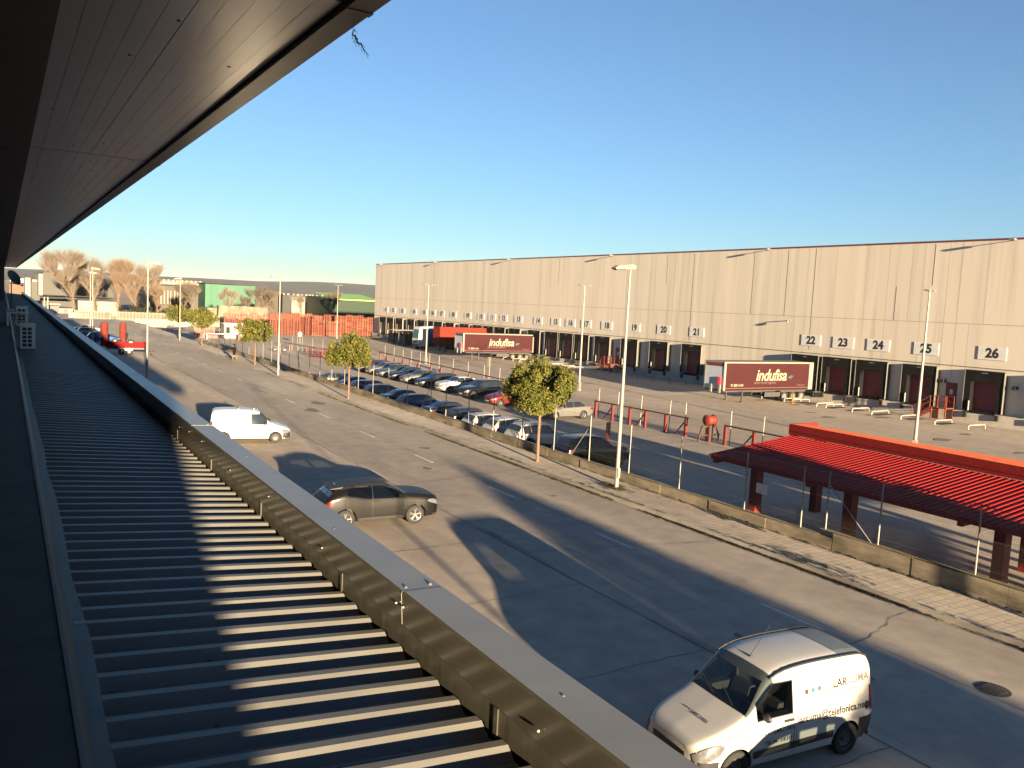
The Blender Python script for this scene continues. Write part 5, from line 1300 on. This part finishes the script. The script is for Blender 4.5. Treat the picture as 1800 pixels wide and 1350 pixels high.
bare_tree(430, 250, 8.5, .9, 19, 800, .018, 'small dark leafless tree at the right end of the bright green hall', m_twigd)
bare_tree(462, 250, 12, 1.0, 20, 1600, .019, 'dense leafless tree right of the bright green hall', m_twigd)
bare_tree(482, 262, 10, 1.0, 21, 1120, .019, 'leafless tree behind the pavement lamp post', m_twigd)
bare_tree(530, 250, 9.5, .8, 22, 720, .018, 'leafless tree in front of the pale gable wall', m_twig)
bare_tree(580, 245, 11, 1.1, 23, 1760, .019, 'wide leafless tree at the left end of the dark green hall', m_twigd)
# hedges and bushes
m_hedge = leafmat('dark hedge', (.008, .010, .005), (.018, .02, .01), (.04, .04, .018))
def hedge(px0, px1, Y, z1, n, seed, label, dep=2.5, sz=.28):
    x0 = atY(px0, 540, Y)[0]; x1 = atY(px1, 540, Y)[0]; rnd = np.random.RandomState(seed); b = MB(); L = x1-x0
    for k in range(n):
        x = rnd.uniform(0, L); top = z1*(.72+.28*math.sin(x*1.1+seed)*math.sin(x*.37+1)); p = np.array([x, rnd.uniform(0, dep), rnd.uniform(0, 1)*top])
        u = rnd.normal(size=3); u /= np.linalg.norm(u); q = np.cross(u, rnd.normal(size=3)); q /= np.linalg.norm(q); s_ = sz*rnd.uniform(.6, 1.3)
        b.add([p-u*s_, p+q*s_*.6, p+u*s_, p-q*s_*.6], [[0, 1, 2, 3]])
    b.box(.1, .6, 0, L-.1, dep-.4, z1*.55)
    tag(b.build('hedge', m_hedge, None, (x0, Y, -.9), fix=False), label, 'hedge')
hedge(211, 268, 246, 3.6, 4500, 3, 'tall dark hedge behind the pale metal fence, right of the white wall')
hedge(272, 300, 250, 3.0, 2200, 4, 'dark hedge right of the left lamp post behind the pale fence')
hedge(306, 345, 250, 2.8, 2600, 5, 'dark hedge below the white columned hall')
hedge(352, 384, 255, 2.4, 2000, 6, 'dark low hedge left below the bright green hall')

# ================================================================== pallets
def palmat():
    m = M('painted pallet wood', (.5, .1, .05), .8, var=.25, scale=2); t = m.node_tree; b = t.nodes['Principled BSDF']
    oi = t.nodes.new('ShaderNodeObjectInfo'); gi = t.nodes.new('ShaderNodeNewGeometry'); ad = t.nodes.new('ShaderNodeMath'); ad.operation = 'ADD'
    mu = t.nodes.new('ShaderNodeMath'); mu.operation = 'MULTIPLY'; mu.inputs[1].default_value = .45; t.links.new(gi.outputs['Random Per Island'], mu.inputs[0])
    m3 = t.nodes.new('ShaderNodeMath'); m3.operation = 'MULTIPLY'; m3.inputs[1].default_value = .62; t.links.new(oi.outputs['Random'], m3.inputs[0])
    t.links.new(m3.outputs[0], ad.inputs[0]); t.links.new(mu.outputs[0], ad.inputs[1])
    rp = t.nodes.new('ShaderNodeValToRGB'); e = rp.color_ramp.elements; e[0].color = (.085, .007, .005, 1); e[1].color = (.14, .09, .05, 1); e[1].position = .98
    k = e.new(.45); k.color = (.12, .018, .009, 1); k = e.new(.72); k.color = (.12, .038, .018, 1)
    t.links.new(ad.outputs[0], rp.inputs[0]); t.links.new(rp.outputs[0], b.inputs['Base Color']); return m
m_pal = palmat()
def pallet_boxes(b, o=(0, 0, 0), full=True):
    x, y, z = o
    for k in range(5 if full else 3):
        w_ = 1.0/(5 if full else 3); b.box(x-.6, y-.5+k*w_+.01, z+.118, x+.6, y-.5+(k+1)*w_-.02, z+.142)
    for yy in (-.44, 0, .44) if full else (-.44,):
        b.box(x-.6, y+yy-.06, z, x+.6, y+yy+.06, z+.022)
        for xx in (-.52, 0, .52): b.box(x+xx-.07, y+yy-.06, z+.022, x+xx+.07, y+yy+.06, z+.117)
b = MB(); pallet_boxes(b); pm = b.mesh('pallet', m_pal)
random.seed(31); placed = 0; stuff = MB(); PL = 'red or bare-wood pallet in the tall pallet wall before the dark green hall'
def stack(x, y, n, indiv):
    global placed
    z = zg(x, y)
    for k in range(n):
        xx, yy = x+random.gauss(0, .015), y+random.gauss(0, .03)
        if indiv and placed < 300:
            o = bpy.data.objects.new('pallet', pm); C.objects.link(o); o.location = (xx, yy, z+k*.145); o.rotation_euler = (0, 0, random.gauss(0, .012))
            tag(o, PL, 'pallet', 'pallets in the stacks'); placed += 1
        else: pallet_boxes(stuff, (xx, yy, z+k*.145), False)
for i in range(11): stack(69.3-i*1.27, 173.6-i*.05-random.uniform(0, .25), 31-(i in (7, 8, 9))*random.randint(5, 9)-random.randint(0, 2), True)
for i in range(10): stack(58.3-i*1.27, 187.5, 19+random.randint(-1, 1), False)
for i in range(16): stack(68-i*1.3, 176.2, 31+random.randint(-2, 1), False)
for i in range(18): stack(66-i*1.3, 198, 26+random.randint(-2, 1), False)
for i in range(5): stack(55.6, 174.5+i*1.1, 26, False)
o = stuff.build('pallet_stacks', m_pal, fix=False); tag(o, kind='stuff')

# ================================================================== gate area: cabin, barrier, motorcycle, rack, person and dog
m_cabin = M('cream cabin panel', (.20, .18, .14), .6, var=.06)
zc = zg(37, 160)
t = empty('gate_cabin', (34.6, 157.5, zc), 'cream portable gate cabin with a red sign beside the barrier', 'cabin')
b = MB(); b.box(0, 0, .15, 5.4, 2.5, 2.75); b.build('wall', m_cabin, t)
b = MB(); b.box(-.1, -.12, 2.76, 5.5, 2.6, 2.92); b.build('roof', m_white, t)
b = MB(); b.box(.35, -.03, 1.1, 1.0, -.005, 2.2); b.build('window', m_glass, t)
b = MB(); b.box(3.9, -.03, .2, 4.7, -.005, 2.2); b.build('door', m_side, t)
b = MB(); b.box(1.7, -.03, 2.0, 2.5, -.005, 2.45); b.box(1.75, -.03, 1.6, 2.1, -.005, 1.9); b.build('sign_panel', m_redpost, t)
b = MB(); b.box(.1, .1, 0, 5.3, 2.4, .15); b.build('skid', m_dark, t)
t = empty('barrier', (31.2, 155.5, zc), 'long white barrier arm in front of the gate cabin', 'barrier')
b = MB(); b.box(0, -.05, .98, 6.0, .05, 1.1); b.build('arm', m_white, t); b = MB(); b.box(5.4, -.22, 0, 5.9, .22, 1.15); b.build('cabinet', m_redpost, t); b = MB(); b.box(-.1, -.06, 0, .05, .06, .95); b.build('rest_post', m_white, t)
b = MB()
for k in range(9): b.box(30.4+k*.42, 163, zc, 30.72+k*.42, 163.06, zc+2.1)
b.box(30.3, 163.06, zc+.3, 34.2, 163.12, zc+.5); b.box(30.3, 163.06, zc+1.5, 34.2, 163.12, zc+1.7)
tag(b.build('slatted_gate', m_ored), 'red slatted gate left of the cream cabin', 'gate')
b = MB(); b.box(30.4, 159, zc, 33.8, 160.2, zc+.75); b.box(30.3, 158.95, zc+.75, 33.9, 160.25, zc+.86)
tag(b.build('jersey_block', m_ored), 'low red block at the foot of the slatted gate', 'block')
# motorcycle
xm, ym = 35.7, 125.2
t = empty('motorcycle', (xm, ym, zg(xm, ym)), 'black motorcycle parked on its own on the entrance drive', 'motorcycle', None, (0, 0, R(-15)))
for x in (-.72, .72):
    b = MB(); b.lathe([(.26+.055*math.cos(a), .055*math.sin(a)) for a in [2*math.pi*i/10 for i in range(10)]], ax='y', n=24, closed=True); wl = b.build('wheel', m_tyre, t, (x, 0, .315), 60)
    b = MB()
    for k in range(5): a = 2*math.pi*k/5; b.bar((0, 0, 0), (.24*math.cos(a), 0, .24*math.sin(a)), .03)
    b.build('rim', m_rim, wl)
b = MB(); b.tube([(.72, 0, .315), (.5, 0, .75), (.42, 0, .95)], .045, 8); b.tube([(.45, 0, .8), (.1, 0, .45), (-.3, 0, .42), (-.72, 0, .315)], .05, 8); b.tube([(-.3, 0, .42), (-.5, 0, .72)], .04, 6); b.ell((.05, 0, .42), (.26, .16, .18)); b.build('frame', m_chassis, t)
b = MB(); b.ell((.16, 0, .78), (.30, .16, .14)); b.build('fuel_tank', p_black, t, smooth=60)
b = MB(); b.prism([(-.1, .72), (-.55, .78), (-.85, .88), (-.82, .80), (-.5, .66), (-.1, .62)], 'y', -.12, .12); b.build('seat', m_dark, t)
b = MB(); b.tube([(.36, -.36, 1.02), (.44, -.15, .98), (.44, .15, .98), (.36, .36, 1.02)], .018, 6); b.build('handlebar', m_galv, t)
b = MB(); b.ell((.56, 0, .86), (.09, .1, .1)); b.build('headlight', m_lamp, t)
b = MB(); b.tube([(.0, -.16, .3), (-.4, -.18, .32), (-.8, -.2, .42)], .045, 8); b.build('exhaust', m_galv, t)
# bike rack
xr, yr_ = 38.0, 113.8; z = zg(xr, yr_)
t = empty('bicycle_rack', (xr, yr_, z), 'red tubular rack beside the thin curving fence', 'rack', None, (0, 0, R(-50)))
b = MB()
for zz in (.12, .85, 1.35): b.bar((-1.6, 0, zz), (1.6, 0, zz), .07)
b.bar((-1.6, .9, .12), (1.6, .9, .12), .07); b.build('rail', m_redpost, t)
b = MB()
for k in range(9): x = -1.6+k*.4; b.bar((x, 0, 0), (x, 0, 1.35), .05); b.bar((x, 0, .85), (x, .9, .12), .04)
b.build('hoop', m_redpost, t)
# person and dog
def skin(name, V, E, Rr, root, mat, sub=2):
    me = bpy.data.meshes.new(name); me.from_pydata(V, E, []); o = bpy.data.objects.new(name, me); C.objects.link(o)
    md = o.modifiers.new('s', 'SKIN'); md.use_smooth_shade = True
    sv = me.skin_vertices[0].data
    for i, r_ in enumerate(Rr): sv[i].radius = (r_, r_); sv[i].use_root = (i == root)
    o.modifiers.new('u', 'SUBSURF').levels = sub
    bpy.context.view_layer.update(); dg = bpy.context.evaluated_depsgraph_get(); m2 = bpy.data.meshes.new_from_object(o.evaluated_get(dg)); o.modifiers.clear(); o.data = m2
    m2.materials.clear(); m2.materials.append(mat); m2.shade_smooth(); return o
m_coat = M('dark winter coat', (.005, .005, .006), .95, spec=.1, var=.2); m_skin = M('skin', (.42, .25, .17), .6); m_hair = M('dark hair', (.02, .014, .01), .7); m_trous = M('dark trousers', (.006, .006, .008), .95, spec=.1); m_shoe = M('dark shoes', (.02, .018, .016), .6)
V = [(0, 0, .92), (0, .01, 1.12), (0, .0, 1.34), (0, .01, 1.46), (.0, .03, 1.53), (0, .04, 1.62), (0, .03, 1.70),
     (.17, 0, 1.40), (.23, -.02, 1.14), (.22, .10, .92), (.22, .15, .84), (-.17, 0, 1.40), (-.23, .05, 1.15), (-.20, .20, 1.02), (-.19, .27, .99),
     (.10, 0, .88), (.11, .12, .50), (.11, .08, .09), (.11, .20, .045), (-.10, 0, .88), (-.11, -.06, .50), (-.11, -.26, .14), (-.11, -.17, .06)]
Ed = [(0, 1), (1, 2), (2, 3), (3, 4), (4, 5), (5, 6), (2, 7), (7, 8), (8, 9), (9, 10), (2, 11), (11, 12), (12, 13), (13, 14), (0, 15), (15, 16), (16, 17), (17, 18), (0, 19), (19, 20), (20, 21), (21, 22)]
Rr = [.155, .145, .165, .07, .065, .10, .075, .075, .058, .043, .035, .075, .058, .043, .035, .10, .07, .05, .035, .10, .07, .05, .035]
body = skin('person', V, Ed, Rr, 0, m_skin); body.location = (23.0, 99.4, .105); body.rotation_euler = (0, 0, R(25)); tag(body, 'person in dark coat and trousers walking a pale dog on the pavement', 'person')
b = MB(); b.lathe([(.20, .70), (.215, .9), (.19, 1.1), (.215, 1.3), (.19, 1.42), (.10, 1.485), (.075, 1.52)], n=20); b.build('coat', m_coat, body, smooth=60)
for side, P3 in ((1, [V[7], V[8], V[9]]), (-1, [V[11], V[12], V[13]])):
    b = MB(); b.tube([(P3[0][0]*.75, P3[0][1], P3[0][2]+.01), P3[1], P3[2]], [.10, .075, .058], 10); b.build('sleeve', m_coat, body, smooth=60)
for P3 in ((V[15], V[16], V[17]), (V[19], V[20], V[21])):
    b = MB(); b.tube(list(P3), [.118, .088, .072], 10); b.build('trouser_leg', m_trous, body, smooth=60)
for q in (V[18], V[22]):
    b = MB(); b.ell((q[0], q[1]-.06, q[2]+.01), (.055, .15, .06)); b.build('shoe', m_shoe, body, smooth=60)
b = MB(); b.ell((0, .01, 1.665), (.125, .135, .115)); b.ell((0, -.05, 1.58), (.11, .08, .15)); b.build('hair', m_hair, body, smooth=60)
m_fur = M('pale fur', (.09, .066, .042), .9, var=.25, scale=8)
V = [(0, -.18, .42), (0, .05, .40), (0, .26, .43), (0, .37, .55), (0, .46, .62), (0, .58, .57), (0, -.32, .47), (0, -.44, .58), (.07, .26, .30), (.07, .24, .16), (.07, .27, .02), (-.07, .26, .30), (-.07, .30, .17), (-.07, .30, .02), (.08, -.18, .32), (.08, -.10, .23), (.08, -.23, .13), (.08, -.19, .02), (-.08, -.18, .32), (-.08, -.08, .23), (-.08, -.18, .13), (-.08, -.14, .02), (.06, .45, .70), (-.06, .45, .70)]
Ed = [(0, 1), (1, 2), (2, 3), (3, 4), (4, 5), (0, 6), (6, 7), (2, 8), (8, 9), (9, 10), (2, 11), (11, 12), (12, 13), (0, 14), (14, 15), (15, 16), (16, 17), (0, 18), (18, 19), (19, 20), (20, 21), (4, 22), (4, 23)]
Rr = [.12, .12, .145, .09, .085, .04, .035, .025, .06, .04, .035, .06, .04, .035, .075, .055, .033, .033, .075, .055, .033, .033, .025, .025]
dog = skin('dog', V, Ed, Rr, 1, m_fur); dog.location = (22.85, 98.2, .105); dog.rotation_euler = (0, 0, R(70)); tag(dog, 'pale tan dog standing at the feet of the person on the pavement', 'dog')

# ================================================================== red trailer and red columns on the apron
m_rtr = M('red trailer paint', (.095, .0035, .004), .75, spec=.1, var=.08)
t = empty('flatbed_trailer', (12.2, 106.2, 0), 'red open trailer with a spare wheel and drawbar parked on the apron', 'trailer', None, (0, 0, R(-6)))
b = MB(); b.box(-2.2, -1.0, .86, 2.2, 1.0, .95); b.prism([(-2.2, .95), (2.2, .95), (2.3, 1.42), (-2.2, 1.42)], 'y', -1.02, -.97); b.prism([(-2.2, .95), (2.2, .95), (2.3, 1.42), (-2.2, 1.42)], 'y', .97, 1.02); b.prism([(2.2, .95), (2.25, .95), (2.35, 1.46), (2.29, 1.46)], 'y', -.97, .97); b.box(-2.22, -.97, .95, -2.17, .97, 1.42); b.build('bed', m_rtr, t)
b = MB(); b.box(-2.0, -.5, .62, 2.0, -.4, .85); b.box(-2.0, .4, .62, 2.0, .5, .85); b.tube([(1.9, -.4, .65), (2.9, 0, .62), (3.2, 0, .62)], .05, 6); b.tube([(1.9, .4, .65), (2.9, 0, .62)], .05, 6); b.tube([(2.75, .1, .75), (2.75, .1, .12)], .035, 6); b.build('chassis', m_chassis, t)
b = MB(); b.lathe([(.05, -.04), (.12, -.04), (.12, .04), (.05, .04)], ax='y', n=14, closed=True); b.build('jockey_wheel', m_tyre, t, (2.75, .1, .12))
for x in (-.45, .35):
    for sd_ in (-1, 1):
        b = MB(); b.lathe([(.19, -.09), (.3, -.09), (.33, -.05), (.33, .05), (.3, .09), (.19, .09)], ax='y', n=20, closed=True); wl = b.build('wheel', m_tyre, t, (x, sd_*.82, .33), 50)
        b = MB(); b.lathe([(0, .05*sd_), (.19, .08*sd_)], ax='y', n=14); b.build('rim', m_steelrim, wl)
b = MB(); b.box(-.1, -1.04, .5, .75, -1.01, .78); b.build('number_plate', m_plate, t)
b = MB(); b.lathe([(.22, -.1), (.38, -.1), (.42, -.05), (.42, .05), (.38, .1), (.22, .1)], ax='y', n=22, closed=True); sw = b.build('spare_wheel', m_tyre, t, (.55, -.3, 1.36), 50)
b = MB(); b.lathe([(0, .0), (.22, -.06)], ax='y', n=18); b.build('rim', m_hub, sw)
m_col = M('orange red column', (.095, .019, .013), .8, spec=.1, var=.2, scale=2)
for x, y, h, lab in ((11.3, 120.5, 3.05, 'left orange-red ribbed column standing in front of the blue car'), (14.4, 128.5, 2.75, 'right orange-red ribbed column standing behind the red trailer')):
    t = empty('ribbed_column', (x, y, 0), lab, 'column', 'orange-red columns on the apron')
    b = MB(); pr = []
    for k in range(int(h/.28)): pr += [(.43, k*.28+.06), (.46, k*.28+.10), (.46, k*.28+.22), (.43, k*.28+.26)]
    b.lathe(pr+[(.40, h), (0, h)], n=22); b.build('ribbed_shaft', m_col, t, smooth=35); b = MB(); b.box(-.5, -.5, 0, .5, .5, .06); b.build('base_plate', m_side, t)

# ================================================================== buildings beyond the road
def bx(px0, px1, Y, y_top, y_bot=None, zb=-1.2, name='building', mat=None, dep=25, parent=None, inset=0):
    x0, _, zt = atY(px0, y_top, Y); x1, _, zt2 = atY(px1, y_top+(px1-px0)*.05, Y); zt = (zt+zt2)/2
    if y_bot is not None: zb = atY((px0+px1)/2, y_bot, Y)[2]
    b = MB(); b.box(x0, Y-inset, zb, x1, Y+dep, zt); return b.build(name, mat, parent), (x0, x1, zb, zt)
m_green = panelwall('bright green cladding', (.010, .075, .043), 3.0, 'X'); m_dgreen = panelwall('dark green cladding', (.0025, .016, .007), 3.0, 'X'); m_lgreen = M('light green roof', (.17, .34, .05), .5)
m_gbld = panelwall('dark grey louvre cladding', (.013, .0125, .010), 1.2, 'Z'); m_brownb = panelwall('brown grey cladding', (.024, .017, .012), 2.0, 'X'); m_cream2 = M('cream render', (.17, .155, .12), .7, var=.08, scale=.3)
m_slate = panelwall('slate cladding', (.010, .012, .013), 2.2, 'X'); m_brick = M('terracotta brick', (.08, .046, .03), .8, var=.15)
def hall(label): return empty('industrial_hall', (0, 0, 0), label, 'building', 'industrial halls beyond the road')
h = hall('bright green hall beyond the entrance gate')
bx(361, 449, 300, 499, name='wall', mat=m_green, parent=h, dep=45); bx(361, 449, 300, 541, name='dark_base', mat=m_slate, parent=h, dep=.1, inset=.25); bx(360.5, 449.5, 300, 497.6, 499.2, name='roof_edge', mat=m_slate, parent=h, dep=45, inset=.3)
h = hall('brown-grey hall with white columns and pale roof tanks left of the bright green hall')
bx(262, 360, 312, 501, name='wall', mat=m_brownb, parent=h, dep=40)
b = MB(); x0, _, z0 = atY(262, 499, 312); x1, _, z1 = atY(360, 502, 312); b.box(x0, 311.8, z1-.2, x1, 352, z1+.55)
for k in range(12): xx = x0+(x1-x0)*(k+.5)/12; b.ell((xx, 316, z1+.9), (.8, .8, .7), 8, 6)
b.build('roof_tanks', m_cream2, h)
for px in (277, 282, 288, 294, 299, 306, 311.5, 318, 325, 332.5):
    bx(px, px+2.0, 311, 510+(px-277)*.05, 534, name='column', mat=m_cream2, parent=h, dep=1.0)
h = hall('dark green hall with light green roof left of the warehouse')
bx(583, 668, 286, 523, name='wall', mat=m_dgreen, parent=h, dep=30)
x0, _, z0 = atY(583, 524.5, 286); x1, _, z1 = atY(668, 528.7, 286); zt = atY(620, 519, 300)[2]
b = MB(); b.add([(x0, 285.5, z0), (x1, 285.5, z0), (x1, 306, z0+1.9), (x0, 306, z0+1.9)], [[0, 1, 2, 3]]); b.add([(x0, 285.4, z0-.4), (x1, 285.4, z0-.4), (x1, 285.4, z0+.0), (x0, 285.4, z0+.0)], [[0, 1, 2, 3]]); b.build('roof', m_lgreen, h, fix=False)
h = hall('slate-dark hall with a pale gable panel and roof vents')
bx(497, 583, 316, 518, name='wall', mat=m_slate, parent=h, dep=30); bx(513, 536, 315, 522, 556, name='pale_gable', mat=m_cream2, parent=h, dep=.8)
for px in (498, 505, 515, 522, 530, 537, 543, 548, 556, 565, 572):
    bx(px, px+random.uniform(1.5, 4), 318, 515.5+(px-498)*.05, 519+(px-498)*.05, name='roof_vent', mat=m_cream2, parent=h, dep=1.5)
h = hall('low dark hall between the bright green hall and the slate hall')
bx(449, 500, 322, 512, name='wall', mat=m_brownb, parent=h, dep=20)
h = hall('dark grey louvred hall with cream end wall behind the tallest bare tree')
bx(75, 200, 300, 479, 520, name='wall', mat=m_gbld, parent=h, dep=45); bx(68, 74.8, 300, 481, 519, name='end_wall', mat=m_cream2, parent=h, dep=45)
bx(75, 200, 300, 528, name='lower_wall', mat=m_slate, parent=h, dep=40, inset=-3); bx(72, 200, 300, 520.3, 523.5, name='canopy', mat=m_side, parent=h, dep=20, inset=5)
h = hall('small cream and grey block left of the louvred hall')
bx(44, 53.5, 310, 488, 524, name='cream_wall', mat=m_cream2, parent=h, dep=20); bx(53.6, 70, 312, 495, 528, name='grey_wall', mat=m_gbld, parent=h, dep=20); bx(50, 68, 314, 491, 496, name='roof_block', mat=m_cream2, parent=h, dep=10)
h = hall('low terracotta brick building at the far left')
bx(16, 44, 330, 499, name='wall', mat=m_brick, parent=h, dep=20); bx(18, 44, 332, 489, 496, name='pale_roof', mat=m_white, parent=h, dep=20)
h = empty('annex', (0, 0, 0), 'large blank cream wall behind the bare trees', 'building')
bx(137, 208, 268, 528, name='wall', mat=m_cream2, parent=h, dep=14)
h = empty('porch_building', (0, 0, 0), 'low cream building with dark openings at the foot of the louvred hall', 'building')
bx(85, 128, 240, 541, name='wall', mat=m_cream2, parent=h, dep=10); bx(84, 104, 239.8, 535, 549, name='dark_opening', mat=m_dark, parent=h, dep=.2); bx(112, 119, 239.8, 543, 550, name='dark_opening', mat=m_dark, parent=h, dep=.2); bx(82, 106, 238, 533, 536, name='porch_roof', mat=m_cream2, parent=h, dep=4)
for px in (78, 84):
    x, _, z = atY(px, 522, 236); b = MB(); b.tube([(x, 236, -.8), (x, 236, z)], .16, 8); tag(b.build('post', m_cream2), 'cream post %s of the dark porch at the far left' % ('left' if px == 78 else 'right, close to the wall,'), 'post')
b = MB(); x, _, z = atY(131, 552, 232); b.box(x-.7, 232, -.6, x+.9, 234, z); b.box(x-.8, 231.9, z+.01, x+1.0, 234.1, z+.12)
tag(b.build('refuse_container', m_redpost), 'small red container at the foot of the tallest bare tree', 'container')
# pale metal fence along the side road, on a plinth
m_pf = M('pale metal fence', (.12, .11, .085), .6, var=.08)
t = empty('metal_fence', (0, 0, 0), 'long pale metal fence on a cream plinth beyond the side road', 'fence')
xa, xb = 13.5, 46.0; b = MB(); x = xa
while x < xb: b.box(x, 208, .0, x+.16, 208.03, 1.9); x += .30
b.build('slats', m_pf, t); b = MB(); x = xa
while x < xb: b.box(x, 208.05, -.5, x+.1, 208.15, 2.0); x += 3
b.build('post', m_pf, t); b = MB(); b.box(xa, 208.035, .25, xb, 208.05, .33); b.box(xa, 208.035, 1.6, xb, 208.05, 1.68); b.build('rail', m_pf, t); b = MB(); b.box(xa, 207.9, -1, xb, 208.2, .0); b.build('plinth', m_cream2, t)
b = MB(); b.box(24.4, 196, -1.6, 30.8, 196.3, .85); tag(b.build('plinth_wall', m_cream2), 'low cream wall at the road bend left of the far lamp post', 'wall')
b = MB()
for k in range(3): b.box(12.6+k*2.9, 212, -.5, 15.3+k*2.9, 212.25, 1.2)
tag(b.build('low_cream_wall', m_cream2), 'low cream boundary wall in three bays at the far side of the side road', 'wall')
m_rub = asphalt('rubble stone', (.08, .07, .05), (.14, .125, .095), big=.8, agg=.7)
x0 = atY(384, 560, 214)[0]; x1 = atY(470, 560, 214)[0]; b = MB(); b.box(x0, 214, -1, x1, 216, 4.1); rw = b.build('rubble_wall', m_rub); tag(rw, 'pale rubble stone wall behind the gate cabin', 'wall')
b = MB(); x0 = atY(364, 560, 216)[0]; x1 = atY(383, 560, 216)[0]; b.box(x0, 216, -1, x1, 222, 3.4); tag(b.build('stone_kiosk', m_rub), 'small pale stone kiosk left of the rubble wall', 'kiosk')
# air between here and the hills
m_air = bpy.data.materials.new('pale air'); m_air.use_nodes = True; t = m_air.node_tree; t.nodes.remove(t.nodes['Principled BSDF'])
pvn = t.nodes.new('ShaderNodeVolumePrincipled'); pvn.inputs['Density'].default_value = HAZE; pvn.inputs['Color'].default_value = (.78, .87, 1, 1); pvn.inputs['Anisotropy'].default_value = .1
t.links.new(pvn.outputs[0], t.nodes['Material Output'].inputs['Volume'])
if HAZE > 0:
    b = MB(); b.box(-9500, -9500, -12, 9500, 9500, 130); o = b.build('haze', m_air); tag(o, kind='stuff')
